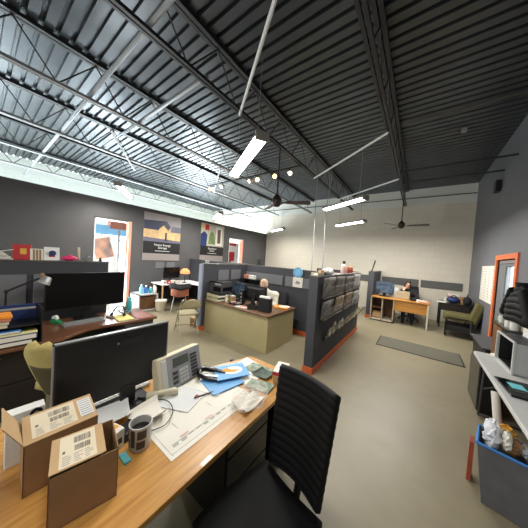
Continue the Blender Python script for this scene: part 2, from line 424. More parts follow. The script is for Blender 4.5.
MB().box(0.5, 0.58, 0.09, 0.17, -0.03, 0.05).build('junction_box', M['grey_plastic'], t, bevel=0.006)
for y, lb in ((5.99, 'dark pipe end entering the right wall, nearer one'), (6.8, 'dark pipe end entering the right wall, farther one')):
    tag(MB().tube([(-0.55, y, 4.06), (XR, y, 4.06)], 0.02).build('ceiling_conduit', M['joist']), lb, 'conduit', 'dark pipes into the right wall')
t = thing('wall_speaker', 'small dark box mounted high on the grey right wall', 'speaker', (XR, 6.95, 3.76))
B('housing', -0.1, -0.02, -0.09, 0.09, -0.13, 0.13, M['black'], t, 0.01); B('bracket', -0.04, 0, -0.03, 0.03, -0.05, 0.05, M['dark_grey'], t)

# ------------------------------------------------------------------ hanging lights
ANG = math.radians(148.5)
def strip_light(x, y, z, label, L=1.22):
    t = thing('strip_light', label, 'light', (x, y, z), ANG, 'hanging fluorescent strip lights')
    a = MB(); a.prism([(-0.075, 0), (0.075, 0), (0.05, 0.05), (-0.05, 0.05)], -L/2, L/2, Matrix(((0, 0, 1, 0), (1, 0, 0, 0), (0, 1, 0, 0.012), (0, 0, 0, 1)))).build('housing', M['tube_end'], t)
    a = MB(); a.grid(lambda u, v: (-L/2+0.03+(L-0.06)*u, 0.07*math.cos(PI*(1-v)), -0.035*math.sin(PI*v)+0.012), 1, 8)
    a.build('diffuser', M['tube_light'], t, smooth=True)
    for s in (-1, 1):
        MB().box(s*L/2-0.015, s*L/2+0.015, -0.078, 0.078, -0.03, 0.064).build('end_cap', M['tube_end'], t, bevel=0.004)
        MB().tube([(s*0.45, 0, 0.06), (s*0.45, 0, 4.0-z)], 0.004, 6).build('hanger_wire', M['pipe_grey'], t)
    return t
strip_light(-1.95, 2.08, 3.05, 'brightest strip light hanging nearest the camera, seen steeply from below')
strip_light(-1.44, 4.7, 3.05, 'strip light hanging over the papered partition, upper of the right pair')
strip_light(-1.91, 7.08, 3.05, 'smaller strip light by the back wall, lower of the right pair')
strip_light(-5.8, 2.1, 3.12, 'strip light hanging close to the top of the dark left wall')
strip_light(-5.55, 4.75, 3.05, 'far strip light hanging above the two wall posters')
strip_light(-5.27, 8.0, 3.05, 'dim distant strip light near the far left corner of the back wall')
def strut(p, q, label):
    tag(MB().tube([p, q], 0.02, 8).build('light_strut', M['pipe_white']), label, 'strut', 'white struts that carry the strip lights')
strut((-0.57, 4.0, 4.0), (-2.45, 5.33, 4.0), 'long white strut slanting from the right joist to the middle joist')
strut((-0.57, 6.28, 4.0), (-2.45, 7.5, 4.0), 'white strut behind, close to the back wall')
strut((-0.57, 1.05, 4.0), (-2.45, 2.42, 4.0), 'white strut above the nearest strip light')
strut((-4.32, 3.7, 4.0), (-6.17, 5.05, 4.0), 'white strut above the posters side of the room')
strut((-4.9, 1.5, 4.0), (-6.7, 2.65, 4.0), 'white strut above the strip light by the dark wall')

def fan(x, y, z, rz, label, R):
    t = thing('ceiling_fan', label, 'fan', (x, y, z), rz, 'ceiling fans')
    MB().cyl((0, 0, 0.1), (0, 0, 4.02-z), 0.014).build('down_rod', M['fan_brown'], t)
    MB().lathe([(0, -0.09), (0.05, -0.085), (0.075, -0.06), (0.09, -0.02), (0.1, 0.02), (0.1, 0.07), (0.07, 0.11), (0.03, 0.16), (0.014, 0.18)]).build('motor', M['fan_brown'], t, smooth=True)
    for k in range(3):
        Mx = Matrix.Rotation(2*PI*k/3, 4, 'Z') @ Matrix.Rotation(math.radians(-13), 4, 'X')
        b = MB(); b.prism([(0.2, -0.05), (R-0.03, -0.075), (R, -0.05), (R, 0.05), (R-0.03, 0.075), (0.2, 0.05)], -0.005, 0.005, Mx)
        bl = b.build('blade', M['fan_brown'], t)
        b = MB(); b.prism([(0.06, -0.02), (0.26, -0.035), (0.26, 0.035), (0.06, 0.02)], -0.012, -0.005, Mx); b.build('blade_arm', M['dark_grey'], bl)
    return t
fan(-2.45, 3.62, 2.93, math.radians(24), 'dark three blade ceiling fan nearest, below the middle joist', 0.68)
fan(-0.57, 8.3, 3.14, math.radians(-4), 'dark ceiling fan before the back wall at right', 0.74)

# spot lights on a track
tag(MB().box(-5.8, -2.4, 4.43, 4.47, 3.97, 4.0).build('light_track', M['black']), 'black track that carries the spot lights across the room', 'track')
def spot(x, m, label, rot, z=3.97):
    t = thing('spot_light', label, 'light', (x, 4.45, z), rot, 'track spot lights')
    MB().cyl((0, 0, 0), (0, 0, -0.08), 0.012).build('stem', M['black'], t)
    Mx = Matrix.Translation((0, 0, -0.1)) @ Matrix.Rotation(math.radians(-62), 4, 'X')
    MB().lathe([(0.02, 0.09), (0.035, 0.085), (0.04, 0.0), (0.055, -0.06), (0.05, -0.06), (0.036, -0.02), (0.0, -0.02)], (0, 0, 0), 16, Mx).build('can', M['black'] if m == 'bulb' else M['white'], t, smooth=True)
    MB().ball(Mx @ Vector((0, 0, -0.05)), 0.055 if m == 'bulb' else 0.035, nu=12, nv=8).build('bulb', M[m], t, smooth=True)
for x, m, lb, rt in ((-5.6, 'bulb', 'warm glowing spot light, leftmost on the track', 0.4), (-5.48, 'bulb_white', 'pale spot light second from the left end of the track', 0.9),
                 (-5.06, 'bulb_white', 'white spot light third from the left end of the track', 0.2), (-3.92, 'bulb_white', 'small white spot light left of the two warm ones', -0.4),
                 (-3.68, 'bulb', 'largest warm glowing spot light in the middle of the track', 0.6), (-3.13, 'bulb', 'warm glowing spot light just left of the fan rod', 0.7),
                 (-2.7, 'bulb_white', 'white tilted spot light at the right end of the track', 0.9)):
    spot(x, m, lb, rt)
tag(MB().tube([(-2.3, 5.22, 4.0), (-2.31, 5.24, 3.0), (-2.28, 5.22, 2.0), (-2.3, 5.22, 0.0)], 0.009).build('drop_cable', M['pipe_grey']), 'grey cord dropping from the middle joist behind the partition, left one', 'cord', 'drop cords')
tag(MB().tube([(-2.05, 5.4, 4.05), (-2.02, 5.38, 3.7), (-2.09, 5.4, 3.0), (-2.06, 5.4, 2.0), (-2.05, 5.4, 0.0)], 0.011).build('drop_cable', M['pipe_grey']), 'wavy pale cord dropping from the middle joist, right one', 'cord', 'drop cords')

# ------------------------------------------------------------------ posters on the left wall
def poster(y0, y1, z0, z1, label, name, lines, art):
    t = thing(name, label, 'poster', (XL+0.004, (y0+y1)/2, z0)); W = y1-y0; H = z1-z0
    B('board', 0, 0.02, -W/2, W/2, 0, H, M['grey_board'], t, 0.002)
    B('band', 0.02, 0.022, -W/2, W/2, H*0.15, H*0.40, M['black'], t, 0)
    for i, (s, sz, zz) in enumerate(lines): words('lettering', s, sz, M['white'], t, FPX(0.022, 0, H*zz))
    B('small_print', 0.022, 0.023, -W*0.2, W*0.2, H*0.198, H*0.212, M['light_grey'], t, 0)
    art(t, W, H)
dm('grey_board', rgb(150, 142, 138), 0.6, var=0.03)
def flat(t, name, m, pts, x=0.024):
    a = MB(); a.quad(*[(x, p[0], p[1]) for p in pts]); return a.build(name, M[m] if isinstance(m, str) else m, t)
dm('sky_art', rgb(150, 150, 158), 0.5, col2=rgb(176, 160, 146), scale=2)
dm('roof_art', rgb(40, 48, 76), 0.4); dm('stucco_art', rgb(214, 180, 130), 0.5); dm('garage_art', rgb(232, 200, 140), 0.5); dm('shade_art', rgb(104, 104, 124), 0.5)
dm('leaf_art', rgb(116, 140, 88), 0.6, var=0.3, scale=9); dm('pale_art', rgb(196, 190, 172), 0.5)
def art1(t, W, H):
    z = H*0.40; U = H*0.60
    P = lambda a, b: (-W/2+a*W, z+b*U)
    flat(t, 'picture', 'sky_art', [P(0, 0), P(1, 0), P(1, 1), P(0, 1)], 0.0235)
    flat(t, 'picture_detail', 'stucco_art', [P(0.0, 0.05), P(1, 0.05), P(1, 0.5), P(0, 0.5)], 0.0245)
    flat(t, 'picture_detail', 'roof_art', [P(0, 0.42), P(0.62, 0.42), P(0.7, 0.6), P(0.58, 0.78), P(0, 0.72)], 0.0255)
    flat(t, 'picture_detail', 'garage_art', [P(0.38, 0.05), P(0.62, 0.05), P(0.62, 0.46), P(0.5, 0.62), P(0.38, 0.46)], 0.0262)
    flat(t, 'picture_detail', 'shade_art', [P(0.7, 0.4), P(1, 0.4), P(1, 0.62), P(0.74, 0.62)], 0.0262)
    flat(t, 'picture_detail', 'shade_art', [P(0, 0.0), P(1, 0.0), P(1, 0.09), P(0, 0.14)], 0.0268)
    flat(t, 'picture_detail', 'garage_art', [P(0.64, 0.08), P(0.82, 0.08), P(0.82, 0.36), P(0.64, 0.36)], 0.0268)
    flat(t, 'picture_detail', 'roof_art', [P(0.55, 0.05), P(0.6, 0.05), P(0.6, 0.36), P(0.55, 0.36)], 0.0268)
def art2(t, W, H):
    z = H*0.40; U = H*0.60
    P = lambda a, b: (-W/2+a*W, z+b*U)
    flat(t, 'picture', 'pale_art', [P(0, 0), P(1, 0), P(1, 1), P(0, 1)], 0.0235)
    flat(t, 'picture_detail', 'navy', [P(0, 0), P(0.24, 0), P(0.26, 0.5), P(0.14, 0.64), P(0, 0.5)], 0.0245)
    flat(t, 'picture_detail', 'red', [P(0.16, 0.7), P(0.32, 0.7), P(0.32, 0.96), P(0.16, 0.96)], 0.0245)
    flat(t, 'picture_detail', 'stucco_art', [P(0.02, 0.74), P(0.14, 0.74), P(0.14, 0.96), P(0.02, 0.96)], 0.0245)
    flat(t, 'picture_detail', 'leaf_art', [P(0.3, 0.1), P(0.62, 0.1), P(0.56, 0.55), P(0.44, 0.7), P(0.36, 0.55)], 0.0245)
    flat(t, 'picture_detail', 'white', [P(0.62, 0.06), P(0.92, 0.06), P(0.92, 0.92), P(0.62, 0.92)], 0.0245)
    flat(t, 'picture_detail', 'brown_wood', [P(0.7, 0.16), P(0.84, 0.16), P(0.84, 0.8), P(0.7, 0.8)], 0.0255)
poster(3.06, 4.29, 1.46, 2.96, 'large wall poster of a house with dark solar roof, left of the pair', 'wall_poster',
       [('Home Energy', 0.1, 0.335), ('Storage', 0.1, 0.275)], art1)
poster(5.15, 6.33, 1.5, 2.98, 'large wall poster with blue figure and white door frame, right of the pair', 'wall_poster',
       [('Standalone', 0.1, 0.335), ('Power', 0.1, 0.275)], art2)

# leaning sign board seen through the first doorway
t = thing('sign_board', 'white framed picture sign leaning inside the bright first doorway', 'sign', (-7.5, 2.68, 0.0), math.radians(20))
Mx = Matrix.Translation((0, 0, 0)) @ Matrix.Rotation(math.radians(-8), 4, 'Y') @ Matrix.Rotation(math.radians(12), 4, 'X')
a = MB()
a.box(0, 0.03, -0.33, -0.27, 0, 2.15, Mx); a.box(0, 0.03, 0.27, 0.33, 0, 2.15, Mx); a.box(0, 0.03, -0.33, 0.33, 2.09, 2.15, Mx); a.box(0, 0.03, -0.33, 0.33, 0.9, 0.96, Mx)
a.build('frame', M['white'], t)
dm('sign_art', rgb(230, 176, 140), 0.5, col2=rgb(120, 120, 124), scale=3.2); dm('sign_art_low', rgb(196, 220, 226), 0.5, col2=rgb(236, 240, 238), scale=4)
MB().box(0.01, 0.02, -0.27, 0.27, 1.5, 2.09, Mx).build('picture', M['sign_art'], t)
MB().box(0.01, 0.02, -0.27, 0.27, 0.96, 1.5, Mx).build('picture', M['sign_art_low'], t)
# red and white sign behind the second door
t = thing('display_stand', 'red and white display panel standing inside the second doorway', 'sign', (-7.6, 7.5, 0))
B('panel', 0, 0.04, -0.6, 0.5, 0, 2.4, M['white'], t); B('red_field', 0.04, 0.045, -0.5, 0.2, 1.3, 1.95, M['red'], t, 0); B('red_field', 0.04, 0.045, -0.5, 0.3, 2.25, 2.38, M['red'], t, 0)
B('leaflet', 0.045, 0.05, -0.35, -0.15, 1.2, 1.7, M['blue_light'], t, 0); B('leaflet', 0.045, 0.05, 0.0, 0.2, 1.1, 1.5, M['paper'], t, 0)

# ------------------------------------------------------------------ office partitions
PH = 1.56
def partition(label, x0, x1, y0, y1, tacks=(), base=True):
    """tacks: (side, a0, a1, z0, z1)"""
    cx, cy = (x0+x1)/2, (y0+y1)/2
    t = thing('office_partition', label, 'partition', (cx, cy, 0), 0, 'charcoal office partitions')
    X0, X1, Y0, Y1 = x0-cx, x1-cx, y0-cy, y1-cy
    B('panel', X0, X1, Y0, Y1, 0.1, PH-0.02, M['charcoal'], t, 0.006)
    B('top_cap', X0-0.005, X1+0.005, Y0-0.005, Y1+0.005, PH-0.02, PH, M['cap'], t, 0.004)
    B('base_trim', X0-0.012, X1+0.012, Y0-0.012, Y1+0.012, 0, 0.1, M['orange_dark'], t, 0.004)
    for side, a0, a1, z0, z1 in tacks:
        if side == '+x': B('tack_board', X1, X1+0.02, a0-cy, a1-cy, z0, z1, M['tack'], t, 0.006)
        if side == '-y': B('tack_board', a0-cx, a1-cx, Y0-0.02, Y0, z0, z1, M['tack'], t, 0.006)
    return t
partition('charcoal partition behind the left desk, with frames along its top', -4.12, -4.02, -1.2, 1.28, [('+x', -0.5, 0.41, 1.0, 1.38), ('+x', 0.47, 1.1, 1.0, 1.38)])
bpl = partition('charcoal partition at the left end of the khaki desk, beside the black printer', -4.12, -4.0, 3.12, 4.6, [('+x', 3.55, 3.9, 1.15, 1.41), ('+x', 3.98, 4.35, 1.15, 1.41)])
B('lit_end_post', -0.062, 0.062, -0.78, -0.74, 0.1, PH-0.02, M['post'], bpl, 0.004)  # window light on the post painted in as pale blue-grey
partition('charcoal partition behind the seated white shirted person, with grey pin boards', -4.12, -1.4, 4.6, 4.71, [('-y', -3.98, -2.76, 1.12, 1.36), ('-y', -2.68, -1.75, 1.12, 1.36)])
rk = partition('charcoal partition covered in rows of document pockets, ending toward the camera', -1.4, -1.25, 3.15, 6.1)
partition('charcoal partition end standing against the back wall, left of the far desk', -1.37, -1.2, 7.88, YB-0.005)
partition('charcoal partition behind the white corner desk under the posters', XL+0.02, -4.2, 4.75, 4.85)
partition('low dark partition run behind the cubicle, near the drop cords', -2.7, -1.45, 6.6, 6.7)

# rows of document pockets on the long partition
dm('news_art', rgb(178, 174, 168), 0.7, col2=rgb(104, 100, 96), scale=11, stretch=(1, 1, 1.6))
dm('news_art_dark', rgb(146, 138, 128), 0.7, col2=rgb(60, 56, 52), scale=13)
dm('news_art_warm', rgb(182, 160, 130), 0.7, col2=rgb(88, 72, 56), scale=12)
rows = [(1.18, 1.52, 0.0, 'top'), (0.82, 1.14, 0.0, 'middle'), (0.46, 0.72, 0.0, 'bottom')]
rnd = random.Random(3)
for zi, (z0, z1, _, rn) in enumerate(rows):
    cols = [(3.32, 4.42), (4.55, 5.85)] if zi < 2 else [(3.5, 4.0), (4.05, 4.55), (4.6, 5.1), (5.15, 5.9)]
    for ci, (a, b) in enumerate(cols):
        pos = ['nearest', 'second', 'third', 'farthest'][ci] if zi == 2 else ['nearer', 'farther'][ci]
        t = thing('document_pocket', 'wall pocket holding printed sheets, %s of the %s row on the papered partition' % (pos, rn), 'document holder', (-1.25, (a+b)/2, z0), 0, 'document pockets on the partition')
        h, L = z1-z0, b-a
        n = 2 if zi < 2 else 3
        for k in range(n):
            ov = 0.03 if zi < 2 else -0.012
            c0 = max(-L/2, -L/2+L*k/n-ov); c1 = min(L/2, -L/2+L*(k+1)/n+ov); dx = 0.012+0.012*k
            tilt = rnd.uniform(-0.05, 0.05) if zi < 2 else rnd.uniform(-0.05, 0.05); top = h*rnd.uniform(0.92, 1.06); out = 0.035 if zi < 2 else rnd.uniform(0.1, 0.2)
            a_ = MB(); a_.grid(lambda u, v, c0=c0, c1=c1, dx=dx, top=top, tilt=tilt, out=out: (dx+out*v+0.01*math.sin(5*u+k), c0+(c1-c0)*u+tilt*v, 0.01+top*v*(1+(0.02 if out < 0.06 else 0.12)*math.sin(4*u+k))), 8, 5)
            pal = ['news_art', 'news_art_dark'] if zi == 0 else (['news_art', 'news_art_warm'] if zi == 1 else ['news_art_warm', 'cream', 'news_art'])
            a_.build('printed_sheet', M[pal[(k+ci) % len(pal)]], t, smooth=True, solid=0.004)
        a_ = MB(); a_.grid(lambda u, v: (0.05+0.03*v+0.008*math.sin(9*u), -L/2+L*u, h*0.6*v), 10, 3); a_.build('pocket', M['clear_pocket'], t, smooth=True, solid=0.003)
        B('rail', 0, 0.05, -L/2, L/2, -0.012, 0.006, M['black'], t, 0.002)
        if zi == 2:
            for k in range(2):
                q = MB(); yy = -L/2+L*(0.3+0.4*k)
                q.grid(lambda u, v, yy=yy: (0.085+0.01*math.sin(6*u), yy-0.07+0.14*u, 0.06+0.12*v), 4, 3); q.build('leaflet', M[['paper', 'cream'][k]], t, solid=0.003)

# objects on top of the near partition
t = thing('crumpled_bag', 'crumpled white plastic bag on top of the papered partition', 'bag', (-1.33, 3.75, PH))
rnd = random.Random(5)
a = MB(); a.ball((0, 0, 0.055), (0.07, 0.24, 0.06), nu=20, nv=10)
for v in a.bm.verts: v.co += Vector((rnd.uniform(-1, 1), rnd.uniform(-1, 1), rnd.uniform(-0.6, 1)))*0.014; v.co.z = max(v.co.z, 0.002)
a.build('bag', M['white'], t)
t = thing('paper_tray', 'low beige tray on the camera end of the papered partition', 'tray', (-1.33, 3.3, PH))
a = MB(); a.prism([(-0.06, -0.13), (0.06, -0.13), (0.06, 0.13), (-0.06, 0.13)], 0, 0.012); a.box(-0.06, -0.05, -0.13, 0.13, 0.012, 0.05); a.box(0.05, 0.06, -0.13, 0.13, 0.012, 0.05); a.build('tray', M['cream'], t, bevel=0.003)
B('papers', -0.045, 0.045, -0.11, 0.11, 0.012, 0.03, M['paper'], t, 0.002)
t = thing('mug', 'tan mug standing on the papered partition behind the cords', 'mug', (-1.34, 3.46, PH))
MB().lathe([(0.0, 0), (0.036, 0), (0.04, 0.09), (0.036, 0.09), (0.032, 0.012), (0, 0.012)]).build('cup', M['card'], t, smooth=True); MB().tube([(0.038, 0, 0.02), (0.06, 0, 0.03), (0.062, 0, 0.06), (0.038, 0, 0.075)], 0.006).build('handle', M['card'], t, smooth=True)
t = thing('bottle', 'pale pink bottle with dark cap on the papered partition', 'bottle', (-1.33, 4.75, PH))
MB().lathe([(0, 0), (0.06, 0), (0.062, 0.02), (0.062, 0.15), (0.045, 0.185), (0.025, 0.2), (0.025, 0.22), (0, 0.22)]).build('body', mat('pink_bottle', rgb(226, 190, 180), 0.4), t, smooth=True)
MB().cyl((0, 0, 0.215), (0, 0, 0.27), 0.03).build('cap', M['black'], t, bevel=0.004)
for i, (yy, lb) in enumerate(((5.12, 'terracotta jar with lid beside the pink bottle, nearer one'), (5.36, 'terracotta jar with lid beside the pink bottle, farther one'))):
    t = thing('jar', lb, 'jar', (-1.33, yy, PH), 0, 'terracotta jars on the partition')
    MB().lathe([(0, 0), (0.045, 0), (0.055, 0.05), (0.05, 0.11), (0.038, 0.13), (0, 0.13)]).build('body', M['terracotta'], t, smooth=True)
    MB().lathe([(0.042, 0.128), (0.042, 0.15), (0.012, 0.158), (0.012, 0.175), (0, 0.175)]).build('lid', M['card'], t, smooth=True)
t = thing('badge_sign', 'round light blue badge pinned above the small picture on the partition', 'sign', (-2.34, 4.575, 1.485))
R_ = Matrix.Rotation(PI/2, 4, 'X')
MB().lathe([(0, 0), (0.125, 0), (0.125, 0.012), (0, 0.012)], n=28, M=R_).build('disc', M['blue_light'], t)
MB().lathe([(0.085, 0.0), (0.085, 0.016), (0.11, 0.016), (0.11, 0.0)], n=28, M=R_).build('ring', mat('badge_ring', rgb(90, 158, 200), 0.5), t)
t = thing('pinned_picture', 'small white picture with grey drawing pinned to the partition', 'picture', (-2.33, 4.57, 1.13))
B('sheet', -0.13, 0.13, -0.004, 0.0, 0, 0.24, M['paper'], t, 0); MB().quad((-0.07, -0.006, 0.09), (0.04, -0.006, 0.07), (0.08, -0.006, 0.12), (-0.02, -0.006, 0.16)).build('drawing', M['ink_grey'], t)
t = thing('tissue_box', 'small box with orange and white halves on the partition shelf corner', 'box', (-3.72, 4.42, 1.19))
B('box', -0.14, 0.0, -0.06, 0.06, 0, 0.11, M['salmon'], t); B('card', 0.01, 0.2, -0.05, 0.05, 0.0, 0.1, M['paper'], t)
t = thing('wall_shelf', 'small black shelf in the corner of the cubicle under the pin boards', 'shelf', (-3.7, 4.45, 1.16))
B('board', -0.26, 0.28, -0.12, 0.12, 0, 0.025, M['black'], t); B('bracket', -0.2, -0.18, -0.02, 0.14, -0.1, 0.0, M['black'], t); B('bracket', 0.2, 0.22, -0.02, 0.14, -0.1, 0, M['black'], t)
t = thing('antenna', 'thin black antenna rod standing on the partition end by the back wall', 'antenna', (-1.3, 8.05, PH))
MB().cyl((0, 0, 0), (0, 0, 0.03), 0.04).build('base', M['black'], t, bevel=0.004); MB().cyl((0, 0, 0.02), (0.08, 0, 0.38), 0.016, 0.022).build('rod', M['black'], t)
t = thing('desk_phone', 'small black object standing on the partition beyond the monitors', 'phone', (-3.6, 4.66, PH))
B('base', -0.07, 0.07, -0.04, 0.04, 0, 0.03, M['black'], t); MB().obox((0.0, 0, 0.1), (0.1, 0.03, 0.16), (0.15, 0, 0)).build('handset', M['black'], t, bevel=0.01)
t = thing('plant_pot', 'small white pot on the top end of the partition by the printer', 'pot', (-4.06, 3.25, PH))
MB().lathe([(0, 0), (0.035, 0), (0.05, 0.07), (0.044, 0.07), (0.03, 0.01), (0, 0.01)]).build('pot', M['light_grey'], t, smooth=True)
t = thing('wall_picture', 'small tan framed certificate on the partition behind the corner desk', 'picture', (-5.35, 4.735, 1.18))
B('frame', -0.3, 0.3, -0.012, 0.0, 0, 0.26, M['card'], t); B('print', -0.25, 0.25, -0.016, -0.012, 0.04, 0.22, M['cream'], t, 0)

# pin strips on the back wall
for x0, x1, lb in ((-2.4, -1.45, 'grey pin strip on the back wall left of the partition end'), (-1.15, 0.03, 'grey pin strip on the back wall behind the dark clothed person'), (0.09, 1.22, 'grey pin strip on the back wall above the side table')):
    tag(B('pin_strip', x0, x1, YB-0.028, YB-0.0, 1.1, 1.36, M['strip'], None, 0.005), lb, 'pin board', 'pin strips on the back wall')
# paper chart on the right wall
t = thing('wall_chart', 'tall white paper chart of ruled lines on the right wall', 'chart', (XR-0.004, 7.35, 1.08))
B('sheet', -0.003, 0, -0.58, 0.58, 0, 0.87, M['paper'], t, 0)
a = MB()
for k in range(12): a.box(-0.005, -0.003, -0.52, 0.52, 0.06+k*0.067, 0.064+k*0.067)
for yy in (-0.52, -0.2, 0.1, 0.52): a.box(-0.005, -0.003, yy, yy+0.006, 0.06, 0.8)
a.build('ruling', M['ink_grey'], t)
t = thing('floor_mat', 'dark grey rectangular floor mat on the concrete', 'mat', (0.1, 5.75, 0))
a = MB(); a.box(-0.75, 0.72, -0.36, 0.36, 0, 0.012); a.build('mat', M['rug'], t, bevel=0.005)
B('border', -0.77, 0.74, -0.38, 0.38, 0, 0.007, M['black'], t, 0.003)

# ------------------------------------------------------------------ small makers
def monitor(name, label, loc, rz, W, H, zb, screen, group=None, tilt=0.0, back=True, bezel='black', stand='black'):
    """screen faces local +X; zb = lower edge height above base"""
    t = thing(name, label, 'monitor', loc, rz, group)
    Mx = Matrix.Translation((0, 0, zb+H/2)) @ Matrix.Rotation(-tilt, 4, 'Y')
    a = MB(); a.box(-0.012, 0.015, -W/2, W/2, -H/2, H/2, Mx); a.build('bezel', M[bezel], t, bevel=0.004)
    a = MB(); a.box(0.0155, 0.0175, -W/2+0.012, W/2-0.012, -H/2+0.018, H/2-0.012, Mx); a.build('screen', M[screen], t)
    a = MB(); a.loft([[Mx @ Vector((-0.012, sx*(W/2-0.03), sz*(H/2-0.03))) for sx, sz in ((-1, -1), (1, -1), (1, 1), (-1, 1))],
                      [Mx @ Vector((-0.05, sx*W*0.28, sz*H*0.28)) for sx, sz in ((-1, -1), (1, -1), (1, 1), (-1, 1))]]); a.build('rear_shell', M['black'], t, bevel=0.006)
    a = MB(); a.obox((-0.065, 0, (zb+H*0.45)/2+0.01), (0.03, 0.09, zb+H*0.45)); a.build('stand', M[stand], t, bevel=0.006)
    a = MB(); a.prism([(-0.16, -0.13), (0.08, -0.15), (0.1, 0.0), (0.08, 0.15), (-0.16, 0.13)], 0, 0.016); a.build('foot', M[stand], t, bevel=0.005)
    return t
def keyboard(label, loc, rz, m='grey_plastic', mk='light_grey', W=0.44, D=0.14):
    t = thing('keyboard', label, 'keyboard', loc, rz, 'keyboards')
    a = MB(); a.prism([(-D/2, 0), (D/2, 0), (D/2, 0.014), (-D/2, 0.026)], -W/2, W/2, Matrix(((1, 0, 0, 0), (0, 0, 1, 0), (0, 1, 0, 0), (0, 0, 0, 1)))); a.build('case', M[m], t, bevel=0.003)
    a = MB()
    for r in range(5):
        for c in range(15):
            x = -D/2+0.015+r*0.024; y = -W/2+0.02+c*0.0268
            z = 0.026-0.012*(x+D/2)/D
            a.box(x, x+0.019, y, y+0.022, z, z+0.006)
    a.build('keys', M[mk], t)
    return t
def mug(label, loc, m='white', r=0.04, h=0.095, rz=0, group=None):
    t = thing('mug', label, 'mug', loc, rz, group)
    MB().lathe([(0, 0), (r*0.9, 0), (r, 0.01), (r, h), (r*0.9, h), (r*0.86, 0.01), (0, 0.01)]).build('cup', M[m], t, smooth=True)
    MB().tube([(r*0.96, 0, h*0.2), (r*1.5, 0, h*0.3), (r*1.55, 0, h*0.65), (r*0.96, 0, h*0.82)], 0.006).build('handle', M[m], t, smooth=True)
    return t
def sheet(name, label, cat, pts, z, m, group=None, th=0.002, curl=0.0):
    c = Vector((sum(p[0] for p in pts)/4, sum(p[1] for p in pts)/4, z))
    a = MB()
    p = [Vector((q[0], q[1], z))-c for q in pts]
    def fn(u, v):
        q = (p[0]*(1-u)+p[1]*u)*(1-v)+(p[3]*(1-u)+p[2]*u)*v
        return (q.x, q.y, 0.0005+curl*(abs(u-0.5)*2)**3*(0.5+0.5*v))
    a.grid(fn, 8, 8)
    o = a.build(name, M[m], None, solid=th, loc=c); o.modifiers['s'].offset = 1
    if label: tag(o, label, cat, group)
    return o

def task_chair(label, loc, rz, fab, W=0.46, seat=0.46, top=1.0, arms=True, group='office chairs', ribs=False, metal='black', lean=0.09, taper=0.0):
    """faces local +Y"""
    t = thing('office_chair', label, 'chair', loc, rz, group)
    a = MB(); a.grid(lambda u, v: (W*(u-0.5)*(1-0.12*(2*v-1)**2), 0.46*(v-0.5), seat-0.03*math.sin(PI*u)*math.sin(PI*v)-0.05*max(0, v-0.8)*4*0.5), 10, 10)
    a.build('seat', M[fab], t, smooth=True, solid=-0.07, bevel=0.0)
    def bf(u, v):
        z = seat+0.08+(top-seat-0.08)*v; w = W*(0.94-0.06*v-taper*(1-v))
        y = -0.24-lean*v*1.2+0.035*math.cos((u-0.5)*PI)*-1
        rib = 0.005*abs(math.sin(v*PI*13)) if ribs else 0
        return (w*(u-0.5), y-rib, z)
    a = MB(); a.grid(bf, 12, 104 if ribs else 14); a.build('backrest', M[fab], t, smooth=True, solid=0.035, bevel=0.0)
    MB().tube([(0, -0.05, seat-0.09), (0, -0.27, seat-0.08), (0, -0.31, seat+0.1), (0, -0.3, seat+0.3)], 0.022).build('back_support', M[metal], t, smooth=True)
    if arms:
        for s in (-1, 1):
            a = MB(); a.tube([(s*W*0.4, 0.05, seat-0.07), (s*(W/2+0.05), 0.05, seat-0.05), (s*(W/2+0.05), 0.0, seat+0.2)], 0.014)
            ar = a.build('armrest', M[metal], t); MB().obox((s*(W/2+0.05), 0.0, seat+0.21), (0.05, 0.26, 0.03)).build('arm_pad', M['black'], ar, bevel=0.01)
    MB().cyl((0, 0, 0.1), (0, 0, seat-0.08), 0.028).build('gas_column', M[metal], t)
    for k in range(5):
        an = 2*PI*k/5+0.3; d = Vector((math.cos(an), math.sin(an), 0))
        l = MB(); l.loft([l.ring(d*0.03+Vector((0, 0, 0.12)), d, 0.026, 8), l.ring(d*0.28+Vector((0, 0, 0.075)), d, 0.016, 8)]); lg = l.build('base_arm', M[metal], t, smooth=True)
        q = d*0.28; nrm = Vector((-d.y, d.x, 0)); MB().cyl(q+nrm*0.022+Vector((0, 0, 0.03)), q-nrm*0.022+Vector((0, 0, 0.03)), 0.03).build('caster', M['black'], lg)
    return t

# ------------------------------------------------------------------ left desk against the near partition
t = thing('desk', 'reddish wood desk with dark pedestals against the left partition', 'desk', (-3.6, 0.6, 0))
dx, dy = 3.6, -0.6
top = [(-4.0, -0.7), (-3.12, -0.7), (-3.12, 0.5), (-3.15, 0.62), (-3.24, 0.74), (-3.31, 0.86), (-3.33, 1.0), (-3.31, 1.2), (-3.28, 1.45), (-3.28, 1.72), (-4.0, 1.72)]
MB().prism([(x+dx, y+dy) for x, y in top], 0.72, 0.755).build('desktop', M['cherry'], t, bevel=0.004)
for a, b, m, x1 in ((1.27, 1.68, 'dark_grey', -3.32), (-0.35, 0.5, 'dark_brown', -3.22)):
    p_ = B('pedestal', -3.97+dx, x1+dx, a+dy, b+dy, 0.0, 0.72, M[m], t, 0.004)
    n = 3 if a > 1 else 2
    for k in range(n):
        z0 = 0.03+k*0.69/n; z1 = 0.03+(k+1)*0.69/n-0.012
        d = B('drawer', x1+dx, x1+dx+0.018, a+dy+0.012, b+dy-0.012, z0, z1, M[m], p_, 0.003)
        ym = (a+b)/2+dy; x_ = x1+dx+0.018
        MB().tube([(x_, ym-0.1, z1-0.06), (x_+0.025, ym-0.085, z1-0.065), (x_+0.025, ym+0.085, z1-0.065), (x_, ym+0.1, z1-0.06)], 0.007).build('handle', M['steel'], p_, smooth=True)
B('modesty_panel', -3.95+dx, -3.92+dx, 0.5+dy, 1.27+dy, 0.15, 0.72, M['dark_grey'], t)
